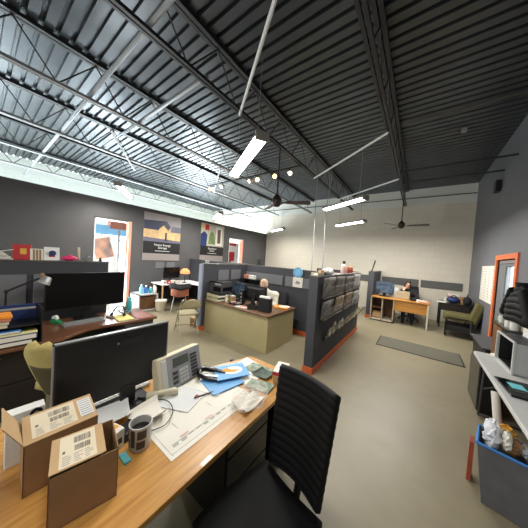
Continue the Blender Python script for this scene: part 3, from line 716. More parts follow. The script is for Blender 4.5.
tag(B('sticker', -3.2, -3.198, 0.4, 0.47, 0.66, 0.7, M['paper'], None, 0), 'small white label stuck on the dark brown pedestal', 'sticker')

# wide black monitor
monitor('monitor', 'very wide black switched off monitor on the left reddish desk', (-3.78, 0.98, 0.756), 0, 0.88, 0.49, 0.17, 'black_screen', 'switched off monitors')
keyboard('grey keyboard on the reddish desk below the wide monitor', (-3.6, 0.9, 0.756), math.radians(3), 'silver', 'grey_plastic')
t = thing('tape_dispenser', 'green tape dispenser with white roll by the keyboard', 'tape dispenser', (-3.78, 0.66, 0.756), 0.5)
a = MB(); a.prism([(-0.07, 0), (0.08, 0), (0.08, 0.015), (0.04, 0.03), (0.0, 0.06), (-0.05, 0.06), (-0.07, 0.03)], -0.025, 0.025, Matrix(((1, 0, 0, 0), (0, 0, 1, 0), (0, 1, 0, 0), (0, 0, 0, 1)))); a.build('body', M['green'], t, bevel=0.004)
MB().cyl((-0.02, -0.018, 0.065), (-0.02, 0.018, 0.065), 0.036, n=20).build('tape_roll', M['white'], t, bevel=0.003)
t = thing('mouse', 'pale computer mouse on the reddish desk beside the wide monitor foot', 'mouse', (-3.68, 1.2, 0.756), 0.2)
MB().ball((0, 0, 0.014), (0.05, 0.03, 0.018)).build('shell', M['light_grey'], t, smooth=True); MB().obox((-0.02, 0, 0.031), (0.02, 0.006, 0.006)).build('wheel', M['black'], t)
def headset(label, loc, rz):
    t = thing('headset', label, 'headset', loc, rz)
    MB().tube([(-0.08, 0, 0.03), (-0.075, 0.05, 0.09), (-0.03, 0.08, 0.14), (0.03, 0.08, 0.14), (0.075, 0.05, 0.09), (0.08, 0, 0.03)], 0.009).build('headband', M['black'], t, smooth=True)
    for s in (-1, 1): MB().cyl((s*0.07, 0, 0.032), (s*0.095, 0, 0.032), 0.032).build('ear_cup', M['black'], t, bevel=0.006)
    MB().tube([(-0.09, -0.01, 0.02), (-0.05, -0.07, 0.012), (0.02, -0.08, 0.012)], 0.004).build('microphone', M['silver'], t)
headset('black headset lying on the reddish desk near the bottle', (-3.62, 1.3, 0.756), 0.9)
t = thing('cable_bundle', 'tangle of black and white cables behind the yellow notepad', 'cables', (-3.75, 1.42, 0.756))
rnd = random.Random(11)
for k in range(6):
    pts = [(rnd.uniform(-0.06, 0.06)+0.1*math.cos(q*1.3+k), rnd.uniform(-0.04, 0.04)+0.1*math.sin(q*1.1+k*0.8), 0.01+0.07*abs(math.sin(q+k))) for q in range(7)]
    MB().cable(pts, 0.004, 6).build('cable', M['black' if k % 2 else 'light_grey'], t, smooth=True)
t = thing('notepad', 'yellow notepad on the right end of the reddish desk', 'notepad', (-3.52, 1.33, 0.756), math.radians(-4))
B('pages', -0.16, 0.16, -0.1, 0.1, 0, 0.012, M['yellow'], t, 0.001); B('binding', -0.16, -0.14, -0.1, 0.1, 0.0, 0.014, M['cream'], t, 0.001)
t = thing('desk_mat', 'thin reddish brown folder at the right corner of the reddish desk', 'folder', (-3.5, 1.56, 0.756))
B('cover', -0.19, 0.19, -0.1, 0.12, 0, 0.006, mat('folder_brown', rgb(140, 72, 56), 0.5), t, 0.001); B('pages', -0.18, 0.18, -0.095, 0.115, 0.001, 0.004, M['paper'], t, 0)
t = thing('water_bottle', 'translucent cyan water bottle on the reddish desk before the doorway', 'bottle', (-3.76, 1.5, 0.756))
MB().lathe([(0, 0), (0.036, 0), (0.04, 0.01), (0.04, 0.17), (0.032, 0.2), (0.024, 0.21), (0, 0.21)]).build('body', M['teal'], t, smooth=True); MB().cyl((0, 0, 0.21), (0, 0, 0.25), 0.028).build('cap', M['cyan'], t, bevel=0.004)

# paper organiser with its contents
t = thing('desk_organiser', 'black two tier organiser with silver rail at the left end of the reddish desk', 'organiser', (-3.3, 0.2, 0.756))
B('side', -0.15, 0.15, 0.235, 0.245, 0, 0.36, M['black'], t); B('side', -0.15, 0.15, -0.4, -0.39, 0, 0.36, M['black'], t)
B('shelf', -0.15, 0.15, -0.39, 0.235, 0.19, 0.2, M['black'], t, 0.002); B('back', -0.15, -0.14, -0.39, 0.235, 0, 0.36, M['navy'], t, 0.002); B('shelf', -0.15, 0.15, -0.39, 0.235, 0.0, 0.008, M['black'], t, 0.002)
MB().tube([(0.15, -0.4, 0.375), (0.15, 0.19, 0.375)], 0.013).build('rail', M['silver'], t, smooth=True)
z = 0.766
for nm, lb, h, m, y1, cat in (('binder', 'grey flat binder at the bottom of the organiser', 0.045, 'dark_grey', 0.2, 'binder'), ('binder', 'dark blue binder lying in the organiser', 0.055, 'navy', 0.23, 'binder'),
                      ('folder', 'pale yellow folder lying on the dark blue binder', 0.018, 'yellow', 0.23, 'folder'), ('folder', 'blue folder lying on the pale yellow folder', 0.03, 'blue', 0.12, 'folder')):
    t = thing(nm, lb, cat, (-3.28, 0.18, z)); B('cover', -0.13, 0.14, -0.36, y1, 0, h, M[m], t, 0.004); B('pages', -0.12, 0.142, -0.35, y1-0.01, 0.006, h-0.006, M['paper'], t, 0.001); z += h+0.002
for (yy, m, lb, r_) in ((0.02, 'paper', 'white paper roll bundle on the organiser shelf', 0.06), (-0.1, 'orange_paper', 'orange paper bundle at the left of the organiser shelf', 0.045)):
    t = thing('paper_roll', lb, 'paper roll', (-3.24, yy-0.02, 0.958+r_)); 
    MB().cyl((-0.1, -0.02, 0), (0.1, 0.02, 0), r_, r_*0.9, n=18).build('roll', M[m], t, smooth=True); MB().cyl((0.1, 0.02, 0), (0.105, 0.021, 0), r_*0.45).build('core', M['card'], t)
t = thing('wallet', 'orange and lilac packet stacked at the right of the organiser shelf', 'packet', (-3.24, 0.31, 0.958)); 
for k, m in enumerate(('cream', 'beige', 'salmon', 'orange_paper')): B('sheet_stack', -0.1, 0.1, -0.2, -0.1+0.01*k, k*0.03, k*0.03+0.026, M[m], t, 0.003)

# clamp desk lamp
t = thing('desk_lamp', 'desk lamp with black arm and pale metal shade before the wide monitor', 'lamp', (-3.7, 0.22, 0.756))
MB().cyl((0, 0, 0), (0, 0, 0.02), 0.07, n=20).build('base', M['black'], t, bevel=0.004)
MB().tube([(0, 0, 0.01), (0.0, 0.01, 0.47)], 0.009).build('lower_arm', M['black'], t); MB().tube([(0, 0.01, 0.47), (0.02, 0.26, 0.61)], 0.011).build('upper_arm', M['black'], t)
MB().ball((0, 0.01, 0.47), 0.02).build('joint', M['black'], t, smooth=True)
Mx = Matrix.Rotation(math.radians(-28), 4, 'X')
sh = MB().lathe([(0.02, 0.05), (0.03, 0.05), (0.045, 0.03), (0.065, -0.04), (0.06, -0.04), (0.045, 0.025), (0.0, 0.03)], (0.02, 0.31, 0.58), 20, Mx).build('shade', M['silver'], t, smooth=True)
MB().ball((0.02, 0.31, 0.585), 0.03).build('bulb', M['light_grey'], sh, smooth=True)
MB().cyl((0.02, 0.29, 0.62), (0.02, 0.28, 0.67), 0.016).build('knob', M['card_dark'], t)

# things along the top of the left partition
t = thing('picture_frame', 'red album with gold square on the left partition', 'frame', (-4.07, 0.375, PH), 0); Mx = Matrix.Rotation(math.radians(-10), 4, 'Y')
MB().box(-0.008, 0.012, -0.08, 0.08, 0, 0.195, Mx).build('cover', M['red'], t, bevel=0.003); MB().box(0.012, 0.014, -0.02, 0.035, 0.07, 0.145, Mx).build('emblem', M['gold'], t)
t = thing('greeting_card', 'small card with brown stripes between the red album and white frame', 'card', (-4.06, 0.5, PH))
MB().box(-0.003, 0.003, -0.06, 0.06, 0, 0.15, Mx).build('sheet', M['paper'], t)
a = MB()
for k in range(3): a.box(0.0035, 0.005, -0.035+k*0.028, -0.018+k*0.028, 0.0, 0.14, Mx)
a.build('stripes', M['card_dark'], t)
t = thing('picture_frame', 'white frame with a small round blue and red picture on the left partition', 'frame', (-4.06, 0.64, PH))
MB().box(-0.008, 0.012, -0.075, 0.075, 0, 0.18, Mx).build('frame', M['white'], t, bevel=0.003)
a = MB(); a.lathe([(0, 0), (0.036, 0), (0.036, 0.002), (0, 0.002)], (0.024, 0.0, 0.1), 18, Matrix.Rotation(PI/2, 4, 'Y')); a.build('round_print', M['navy'], t); MB().box(0.0125, 0.0145, -0.03, 0.03, 0.045, 0.07, Mx).build('print', M['red'], t)
t = thing('tissue_packet', 'bright pink packet lying on the left partition', 'packet', (-4.06, 0.82, PH)); MB().ball((0, 0, 0.035), (0.05, 0.095, 0.035), nu=16, nv=8).build('packet', M['pink'], t, smooth=True); MB().ball((0, 0.0, 0.07), (0.02, 0.03, 0.014)).build('fold', M['pink'], t, smooth=True)
t = thing('candle', 'slim pale stick standing behind the pink packet', 'candle', (-4.08, 0.93, PH)); MB().cyl((0, 0, 0.012), (0, -0.01, 0.2), 0.013, 0.016).build('stick', M['cream'], t); MB().cyl((0, 0, 0), (0, 0, 0.016), 0.03).build('holder', M['steel'], t)
t = thing('bowl', 'small grey blue bowl at the doorway end of the left partition', 'bowl', (-4.06, 1.02, PH)); MB().lathe([(0, 0), (0.03, 0), (0.06, 0.06), (0.055, 0.06), (0.028, 0.008), (0, 0.008)]).build('bowl', M['grey_plastic'], t, smooth=True); MB().ball((0, 0, 0.05), (0.045, 0.045, 0.02)).build('contents', M['navy'], t, smooth=True)
t = thing('figurine', 'tiny dark figurine at the far end of the left partition', 'figurine', (-4.06, 1.18, PH)); MB().lathe([(0, 0), (0.022, 0), (0.016, 0.03), (0.006, 0.035), (0, 0.036)]).build('body', M['black'], t, smooth=True); MB().ball((0, 0, 0.046), 0.014).build('head', M['black'], t, smooth=True)
t = thing('paper_stack', 'untidy stack of white papers at the left end of the left partition', 'papers', (-4.06, 0.17, PH))
for k in range(5): MB().obox((0.0, -0.02*k, 0.012+0.018*k), (0.1, 0.26, 0.014), (0, 0, 0.08*(k-2))).build('papers', M['paper' if k % 2 else 'light_grey'], t)
MB().obox((0, 0.03, 0.1), (0.09, 0.2, 0.004), (0.25, 0, 0.1)).build('loose_sheet', M['paper'], t)

# tan shell chair between the two desks
t = thing('office_chair', 'tan office chair with dark mesh back panel between the two near desks', 'chair', (-2.64, 0.64, -0.0), math.radians(33))
def shell(u, v):
    w = 0.38*(0.9+0.1*math.sin(PI*min(1, v*1.1)))*(1 if v < 0.72 else math.sqrt(max(0.0, 1-((v-0.72)/0.285)**2))*0.9+0.1)
    return (w*(u-0.5), -0.2-0.2*v+0.06*(2*u-1)**2, 0.45+0.52*v)
MB().grid(shell, 14, 22).build('backrest', M['tan_fabric'], t, smooth=True, solid=0.06).modifiers['s'].offset = 0
def inset(u, v):
    q = shell(0.5+(u-0.5)*0.7, 0.02+0.6*v); return (q[0], q[1]-0.036, q[2])
MB().grid(inset, 8, 10).build('mesh_panel', M['olive_mesh'], t, smooth=True, solid=0.006)
MB().grid(lambda u, v: (0.48*(u-0.5), 0.48*(v-0.5)+0.05, 0.47-0.02*math.sin(PI*u)), 8, 8).build('seat', M['tan_fabric'], t, smooth=True, solid=-0.07)
for s in (-1, 1):
    a_ = MB().tube([(s*0.2, 0.02, 0.42), (s*0.27, 0.0, 0.45), (s*0.27, -0.02, 0.65), (s*0.25, -0.2, 0.68)], 0.014).build('armrest', M['silver'], t, smooth=True)
    MB().obox((s*0.27, 0.06, 0.67), (0.05, 0.26, 0.03)).build('arm_pad', M['black'], a_, bevel=0.01)
MB().cyl((0, 0, 0.1), (0, 0, 0.41), 0.028).build('gas_column', M['black'], t)
for k in range(5):
    an = 2*PI*k/5; d = Vector((math.cos(an), math.sin(an), 0)); l = MB(); l.loft([l.ring(d*0.03+Vector((0, 0, 0.12)), d, 0.026, 8), l.ring(d*0.29+Vector((0, 0, 0.075)), d, 0.016, 8)]); lg = l.build('base_arm', M['black'], t, smooth=True)
    q = d*0.29; nn = Vector((-d.y, d.x, 0)); MB().cyl(q+nn*0.022+Vector((0, 0, 0.03)), q-nn*0.022+Vector((0, 0, 0.03)), 0.03).build('caster', M['black'], lg)

# ------------------------------------------------------------------ nearest desk and everything on it
DZT = 0.76
t = thing('desk', 'golden oak desk nearest the camera, covered with papers and boxes', 'desk', (-1.2, 0.5, 0))
MB().prism([(-1.82+1.2, 0.06-0.5), (-0.78+1.2, 0.06-0.5), (-0.78+1.2, 1.72-0.5), (-1.35+1.2, 1.72-0.5), (-1.55+1.2, 1.1-0.5), (-1.76+1.2, 0.7-0.5)], 0.73, 0.76).build('desktop', M['oak'], t, bevel=0.004)
for y in (-0.38, 1.08): B('leg_panel', -0.3, 0.34, y-0.02, y+0.02, 0, 0.73, M['black'], t)
B('modesty_panel', -0.2, -0.18, -0.36, 1.06, 0.2, 0.73, M['black'], t)
p_ = B('pedestal', -0.2, 0.3, 0.45, 0.9, 0.05, 0.73, M['black'], t)  # black pedestal and panel added to darken the space under the desk
for k in range(3): B('drawer', 0.3, 0.315, 0.46, 0.89, 0.07+k*0.22, 0.28+k*0.22, M['black_gloss'], p_)

# monitor seen from behind
t = thing('monitor', 'black monitor with silver rim on the nearest oak desk, seen from behind', 'monitor', (-1.53, 0.571, DZT), 0, 'switched off monitors')
W_, z0, z1 = 0.628, 0.1, 0.503
B('rear_shell', -0.012, 0.02, -W_/2+0.006, W_/2-0.006, z0, z1-0.006, M['black'], t, 0.006); B('screen', -0.016, -0.012, -W_/2+0.01, W_/2-0.01, z0+0.01, z1-0.012, M['black_screen'], t, 0)
a = MB(); a.box(-0.016, 0.014, -W_/2, W_/2, z1-0.006, z1); a.box(-0.016, 0.014, -W_/2, -W_/2+0.005, z0, z1); a.box(-0.016, 0.014, W_/2-0.005, W_/2, z0, z1); a.build('silver_rim', M['silver'], t)
B('vent_panel', 0.02, 0.026, -0.01, 0.13, 0.41, 0.45, M['vent'], t, 0.004)
MB().cyl((0.02, -0.02, 0.43), (0.027, -0.02, 0.43), 0.006).build('emblem', M['silver'], t)
MB().obox((0.012, 0.05, 0.07), (0.03, 0.09, 0.13)).build('stand', M['black'], t, bevel=0.005); MB().prism([(-0.12, -0.1), (0.1, -0.1), (0.1, 0.18), (-0.12, 0.18)], 0, 0.014).build('foot', M['black'], t, bevel=0.004)
keyboard('white keyboard behind the nearest monitor on the oak desk', (-1.66, 0.6, DZT), PI, 'light_grey', 'white', 0.42, 0.12)

# drawings and sheets on the oak desk
t = thing('plan_drawing', 'large unfolded white plan drawing across the oak desk', 'paper', (-1.2, 0.92, DZT))
MB().grid(lambda u, v: (-0.3+0.58*u, -0.33+0.66*v, 0.002), 4, 4).build('sheet', M['paper'], t, solid=0.001)
a = MB()
for x0, x1, y0, y1 in ((-0.1, 0.02, -0.12, -0.118), (-0.1, 0.02, 0.02, 0.022), (-0.1, -0.098, -0.12, 0.02), (0.02, 0.022, -0.12, 0.02), (0.06, 0.12, -0.2, -0.198), (0.06, 0.12, 0.05, 0.052), (-0.28, 0.26, -0.31, -0.3085), (0.25, 0.2515, -0.31, 0.31), (-0.04, -0.038, -0.31, 0.3)):
    a.box(x0, x1, y0, y1, 0.003, 0.0036)
a.build('linework', M['ink_pale'], t)
a = MB(); rnd = random.Random(2)
for k in range(11):
    a.box(0.2, 0.2015, -0.28+k*0.05, -0.23+k*0.05, 0.003, 0.0036); y = -0.28+k*0.05; a.box(0.2, 0.206+rnd.uniform(0, 0.015), y, y+0.03, 0.003, 0.0036)
a.build('notes', M['ink_pale'], t)
a = MB()
for y in (-0.22, -0.05, 0.2): a.box(0.18, 0.19, y, y+0.05, 0.003, 0.0036)
a.build('red_notes', M['ink_pink'], t)
sheet('printed_page', 'white printed page lying on the plan in front of the phone', 'paper', [(-1.36, 0.72), (-1.14, 0.83), (-1.22, 1.06), (-1.46, 0.94)], DZT+0.005, 'paper_cool', 'loose pages')
sheet('printed_page', 'white page under the black stapler', 'paper', [(-1.3, 1.0), (-1.12, 1.06), (-1.2, 1.25), (-1.42, 1.2)], DZT+0.007, 'paper', 'loose pages')
sheet('printed_page', 'white page at the far corner of the oak desk under the green flyers', 'paper', [(-1.36, 1.3), (-1.05, 1.3), (-1.02, 1.62), (-1.36, 1.66)], DZT+0.002, 'paper', 'loose pages')
sheet('printed_page', 'curled white page beside the monitor stand foot', 'paper', [(-1.55, 0.42), (-1.36, 0.4), (-1.34, 0.58), (-1.5, 0.62)], DZT+0.02, 'paper_cool', 'loose pages', curl=0.03)
sheet('printed_page', 'crumpled white page between the monitor stand and the printed cup', 'paper', [(-1.38, 0.56), (-1.22, 0.58), (-1.2, 0.72), (-1.38, 0.75)], DZT+0.012, 'paper', 'loose pages', curl=0.05)
t = thing('pen', 'slim grey pen lying on the plan near the stapler', 'pen', (-1.2, 1.0, DZT+0.012), math.radians(70)); MB().cyl((-0.07, 0, 0), (0.07, 0, 0), 0.005).build('barrel', M['dark_grey'], t); MB().cyl((0.07, 0, 0), (0.082, 0, 0), 0.005, 0.001).build('tip', M['silver'], t); MB().ball((-0.05, 0, 0.008), (0.014, 0.01, 0.008)).build('clip', M['salmon'], t)

# desk phone standing on edge
t = thing('desk_phone', 'beige office phone propped upright on the oak desk beside the monitor', 'phone', (-1.425, 0.975, DZT), math.radians(7))
Mx = Matrix.Translation((0, 0, 0.01)) @ Matrix.Rotation(math.radians(-14), 4, 'Y')
MB().box(-0.075, 0.0, -0.19, 0.2, 0.0, 0.25, Mx).build('body', M['cream'], t, bevel=0.008)
MB().box(0.0, 0.006, -0.12, 0.195, 0.005, 0.245, Mx).build('faceplate', M['grey_plastic'], t, bevel=0.003)
MB().box(0.006, 0.009, -0.07, 0.07, 0.15, 0.215, Mx).build('display', M['lcd'], t)
a = MB()
for r in range(4):
    for c in range(3): a.box(0.006, 0.011, -0.02+c*0.028, 0.002+c*0.028, 0.02+r*0.028, 0.038+r*0.028, Mx)
a.build('keypad', M['light_grey'], t)
a = MB()
for r in range(7): a.box(0.006, 0.01, 0.09, 0.155, 0.02+r*0.027, 0.036+r*0.027, Mx)
a.build('function_keys', M['dark_grey'], t); a = MB()
for r in range(3): a.box(0.006, 0.011, -0.08, -0.04, 0.03+r*0.035, 0.05+r*0.035, Mx)
a.build('side_keys', M['dark_grey'], t)
MB().box(-0.06, 0.004, -0.165, -0.11, 0.01, 0.23, Mx).build('cradle', M['light_grey'], t, bevel=0.006)
t = thing('phone_handset', 'cream phone handset lying on the desk before the upright phone', 'phone handset', (-1.40, 0.8, DZT+0.009), math.radians(62))
a = MB(); a.loft([a.ring(Vector((x, 0, z)), Vector((1, 0, 0)), r, 12) for x, z, r in ((-0.1, 0.02, 0.022), (-0.075, 0.024, 0.026), (-0.04, 0.03, 0.018), (0.04, 0.03, 0.018), (0.075, 0.024, 0.026), (0.1, 0.02, 0.022))]); a.build('grip', M['beige'], t, smooth=True)
MB().tube([(-0.1, 0, 0.015), (-0.15, 0.03, 0.008), (-0.17, -0.02, 0.006), (-0.2, 0.03, 0.005)], 0.006).build('cord', M['black'], t)
tag(MB().cable([(-1.44, 0.72, DZT+0.012), (-1.33, 0.79, DZT+0.02), (-1.2, 0.76, DZT+0.03), (-1.14, 0.68, DZT+0.02), (-1.17, 0.6, DZT+0.01)], 0.003).build('cable', M['black']), 'black cable looping over the papers beside the printed cup', 'cable')

# stapler, brochures, flyers
t = thing('stapler', 'open black stapler lying beside the blue brochures', 'stapler', (-1.36, 1.17, DZT+0.01), math.radians(28))
a = MB(); a.loft([a.ring(Vector(p), Vector(d), r, 10) for p, d, r in (((0.13, 0.05, 0.02), (-1, 0, 0), 0.014), ((0.03, 0.06, 0.03), (-1, 0, 0), 0.022), ((-0.06, 0.05, 0.035), (-1, -0.5, 0), 0.024), ((-0.085, 0.0, 0.035), (0, -1, 0), 0.022), ((-0.06, -0.05, 0.03), (1, -0.5, 0), 0.02), ((0.03, -0.06, 0.02), (1, 0, 0), 0.016), ((0.1, -0.055, 0.015), (1, 0, 0), 0.012))]); a.build('body', M['black_gloss'], t, smooth=True)
MB().obox((0.03, -0.025, 0.02), (0.11, 0.02, 0.018), (0, 0, 0.15)).build('magazine', M['steel'], t)
def brochure(label, loc, rz, W=0.28, H=0.22, art=True):
    t = thing('brochure', label, 'brochure', loc, rz, 'blue brochures'); B('cover', -W/2, W/2, -H/2, H/2, 0, 0.006, M['blue_mid'], t, 0.001)
    B('pages', -W/2+0.002, W/2-0.002, -H/2+0.002, H/2+0.002, 0.001, 0.0045, M['paper'], t, 0)
    if art:
        a = MB(); a.lathe([(0, 0), (0.085, 0), (0.085, 0.001), (0, 0.001)], (0.02, 0.0, 0.0062), 20); 
        for v in a.bm.verts: v.co.y *= 0.7
        a.build('white_swirl', M['paper'], t)
        a = MB(); a.prism([(-0.07, 0.03), (-0.02, 0.05), (0.0, 0.015), (0.07, -0.01), (0.02, -0.03), (-0.04, -0.01)], 0.0075, 0.0085); a.build('orange_swoosh', M['orange_paper'], t)
        B('light_band', -W/2, W/2, H/2-0.03, H/2-0.012, 0.006, 0.0068, M['blue_light'], t, 0)
brochure('blue brochure underneath, peeking out toward the camera', (-1.22, 1.2, DZT+0.008), math.radians(78), art=False)
brochure('blue brochure on top with white and orange swirl', (-1.26, 1.33, DZT+0.03), math.radians(62))
dm('flyer_art', rgb(60, 88, 62), 0.6, col2=rgb(170, 178, 160), scale=24); dm('flyer_dark', rgb(18, 24, 20), 0.5, col2=rgb(70, 96, 74), scale=22)
sheet('flyer', 'green patterned flyer at the far end of the oak desk, farther one', 'flyer', [(-1.24, 1.47), (-1.02, 1.5), (-1.0, 1.64), (-1.24, 1.62)], DZT+0.008, 'flyer_art', 'green flyers')
sheet('flyer', 'dark green flyer lying on the other green flyers', 'flyer', [(-1.12, 1.44), (-0.97, 1.46), (-0.96, 1.6), (-1.1, 1.58)], DZT+0.014, 'flyer_dark', 'green flyers', curl=0.02)
sheet('flyer', 'green patterned flyer on white paper nearest the black chair', 'flyer', [(-1.05, 1.28), (-0.86, 1.33), (-0.88, 1.46), (-1.08, 1.4)], DZT+0.008, 'flyer_art', 'green flyers')
t = thing('small_box', 'small red and white box beside the black chair back', 'box', (-0.9, 1.58, DZT), 0.3)
B('box', -0.05, 0.05, -0.09, 0.09, 0, 0.09, M['card'], t); B('lid', -0.052, 0.052, -0.092, 0.092, 0.06, 0.1, M['paper'], t); B('red_band', -0.053, 0.054, -0.094, 0.0, 0.065, 0.095, M['red'], t, 0)
t = thing('clear_bag', 'crumpled clear plastic bag on the front edge of the oak desk', 'bag', (-0.9, 1.16, DZT))
rnd = random.Random(9); a = MB(); a.ball((0, 0, 0.045), (0.11, 0.15, 0.045), nu=22, nv=12)
for v in a.bm.verts: v.co += Vector((rnd.uniform(-1, 1), rnd.uniform(-1, 1), rnd.uniform(-0.5, 1)))*0.013; v.co.z = max(v.co.z, 0.002)
a.build('bag', M['clear_bag'], t); 
a = MB(); a.grid(lambda u, v: (-0.08+0.14*u, -0.1+0.2*v, 0.02+0.01*math.sin(9*u+5*v)), 6, 6); a.build('wrapped_paper', M['paper'], t)

# printed cup, small boxes and cartons
t = thing('pen_cup', 'cylindrical cup printed with grey photos on the oak desk', 'cup', (-1.13, 0.535, DZT+0.001))
MB().lathe([(0, 0), (0.048, 0), (0.05, 0.006), (0.055, 0.128), (0.05, 0.128), (0.046, 0.01), (0, 0.01)], n=28).build('cup', M['light_grey'], t, smooth=True)
MB().lathe([(0.0, 0.09), (0.048, 0.09), (0.0, 0.091)], n=24).build('dark_interior', M['black'], t)  # black disc inside the cup, below the rim
a = MB()
for k, (a0, a1, z0, z1) in enumerate(((-2.2, -1.5, 0.02, 0.07), (-1.35, -0.9, 0.03, 0.12), (-0.75, 0.0, 0.02, 0.06), (-2.2, -1.6, 0.08, 0.115), (-0.7, 0.1, 0.07, 0.115))):
    rr = lambda z: 0.0503+0.0052*z/0.145
    a.grid(lambda u, v, a0=a0, a1=a1, z0=z0, z1=z1: ((rr(z0+(z1-z0)*v)+0.0008)*math.cos(a0+(a1-a0)*u), (rr(z0+(z1-z0)*v)+0.0008)*math.sin(a0+(a1-a0)*u), z0+(z1-z0)*v), 6, 2)
a.build('photo_print', M['dark_grey'], t)
t = thing('power_adapter', 'black power adapter half hidden behind the printed cup', 'adapter', (-1.25, 0.52, DZT), 0.4); B('body', -0.04, 0.04, -0.05, 0.05, 0, 0.05, M['black'], t, 0.006); MB().tube([(0.0, 0.05, 0.02), (0.03, 0.1, 0.01), (0.0, 0.14, 0.008)], 0.005).build('lead', M['black'], t)
t = thing('small_box', 'small white carton with dark print beside the open parcels', 'box', (-1.22, 0.445, DZT), 0.25)
B('carton', -0.04, 0.04, -0.028, 0.028, 0, 0.1, M['paper'], t); B('print', 0.0402, 0.041, -0.02, 0.015, 0.03, 0.06, M['ink'], t, 0); B('print', -0.02, 0.01, -0.02, 0.02, 0.1002, 0.101, M['gold'], t, 0)
tag(B('notebook', -1.14, -1.07, 0.44, 0.47, DZT, DZT+0.012, M['cyan'], None, 0.002, rz=0.0), 'pale cyan slip on the oak desk between carton and printed cup', 'notebook')

def label_marks(t, Mx, x0, x1, y0, y1, z, seed, flip=False):
    r = random.Random(seed)
    a = MB(); a.box(x0, x1, y0, y1, z, z+0.0006, Mx); a.build('shipping_label', M['label'], t)
    a = MB(); L = y1-y0; D = x1-x0
    for k in range(22):   # barcode
        y = y0+L*(0.38+0.5*k/22); a.box(x0+D*0.12, x0+D*0.34, y, y+L*0.5/22*r.uniform(0.25, 0.8), z+0.0006, z+0.0011, Mx)
    a.build('barcode', M['ink_soft'], t); a = MB()
    for k in range(22):
        y = y0+L*(0.4+0.45*k/22); a.box(x0+D*0.42, x0+D*0.6, y, y+L*0.45/22*r.uniform(0.25, 0.8), z+0.0006, z+0.0011, Mx)
    a.build('barcode', M['ink_soft'], t); a = MB()
    a.box(x0+D*0.5, x0+D*0.58, y0+L*0.08, y0+L*0.15, z+0.0006, z+0.0011, Mx)
    a.build('label_mark', M['ink_soft'], t)
    a = MB()
    for k in range(5):
        for q in range(3):
            y = y0+L*(0.08+0.3*q); a.box(x0+D*(0.68+0.06*k), x0+D*(0.695+0.06*k), y, y+L*r.uniform(0.12, 0.26), z+0.0006, z+0.0011, Mx)
    a.build('print_lines', M['ink_grey'], t)
# parcel 1: closed top with label, one end flap open
t = thing('cardboard_box', 'farther open cardboard parcel with shipping labels and a raised end flap', 'box', (-1.305, 0.256, DZT), math.radians(-3), 'cardboard parcels')
a = MB(); h = 0.215; X, Y = 0.083, 0.12
a.box(-X, X, -Y, -Y+0.004, 0, h); a.box(-X, -X+0.004, -Y, Y, 0, h); a.box(X-0.004, X, -Y, Y, 0, h); a.box(-X, X, Y-0.004, Y, 0, h); a.box(-X, X, -Y, Y, 0, 0.004); a.build('carton', M['card_dark'], t)
Mx = Matrix.Translation((X, 0, h)) @ Matrix.Rotation(math.radians(10), 4, 'Y')
MB().box(-2*X, 0, -Y, Y, 0, 0.004, Mx).build('top_flap', M['card'], t)
label_marks(t, Mx, -2*X+0.012, -0.02, -Y+0.025, 0.05, 0.0041, 4)
MB().box(-2*X+0.02, -0.03, 0.062, 0.112, 0.0041, 0.0047, Mx).build('shipping_label', M['paper_cool'], t)
a = MB()
for k in range(8): a.box(-2*X+0.03+0.015*k, -2*X+0.034+0.015*k, 0.066, 0.108, 0.0047, 0.0052, Mx)
a.build('print_lines', M['ink_grey'], t)
a = MB(); a.prism([(-X, 0), (X, 0), (X, 0.12), (-X, 0.12)], -0.003, 0.0, Matrix.Translation((0, -Y, h)) @ Matrix.Rotation(math.radians(118), 4, 'X')); a.build('end_flap', M['card'], t)
# white product box with black round lens, behind it
t = thing('product_box', 'white product box with a black round lens picture behind the parcels', 'box', (-1.475, 0.15, DZT), math.radians(-3))
B('carton', -0.03, 0.03, -0.05, 0.075, 0, 0.245, M['white'], t)
Ry = Matrix.Rotation(PI/2, 4, 'Y')
MB().lathe([(0, 0), (0.022, 0), (0.022, 0.006), (0.016, 0.01), (0, 0.01)], (0.03, 0.045, 0.222), 24, Ry).build('lens_ring', M['black_gloss'], t, smooth=True); MB().lathe([(0, 0.01), (0.01, 0.01), (0.0, 0.014)], (0.03, 0.045, 0.222), 20, Ry).build('lens', M['silver'], t, smooth=True)
# parcel 2: nearest, right part open
t = thing('cardboard_box', 'nearer cardboard parcel with barcode label and open right end', 'box', (-1.07, 0.288, DZT), math.radians(-12), 'cardboard parcels')
a = MB(); h = 0.215; X, Y = 0.092, 0.103
a.box(-X, X, -Y, -Y+0.004, 0, h); a.box(-X, -X+0.004, -Y, Y, 0, h); a.box(X-0.004, X, -Y, Y, 0, h-0.01); a.box(-X, X, Y-0.004, Y, 0, h); a.box(-X, X, -Y, Y, 0, 0.004); a.build('carton', M['card_dark'], t)
MB().box(-X, X, -Y, Y-0.042, h, h+0.004).build('top_flap', M['card'], t)
label_marks(t, None, -X+0.01, X-0.006, -Y+0.025, Y-0.07, h+0.0041, 8)
B('white_insert', -X+0.02, X-0.01, Y-0.06, Y-0.05, 0.02, h-0.005, M['white'], t, 0)

# black ribbed chair
task_chair('black ribbed leather chair at the right edge of the oak desk', (-0.53, 0.82, 0), math.radians(168), 'black_leather', W=0.46, seat=0.48, top=1.13, arms=False, ribs=True, lean=0.06, taper=0.16)

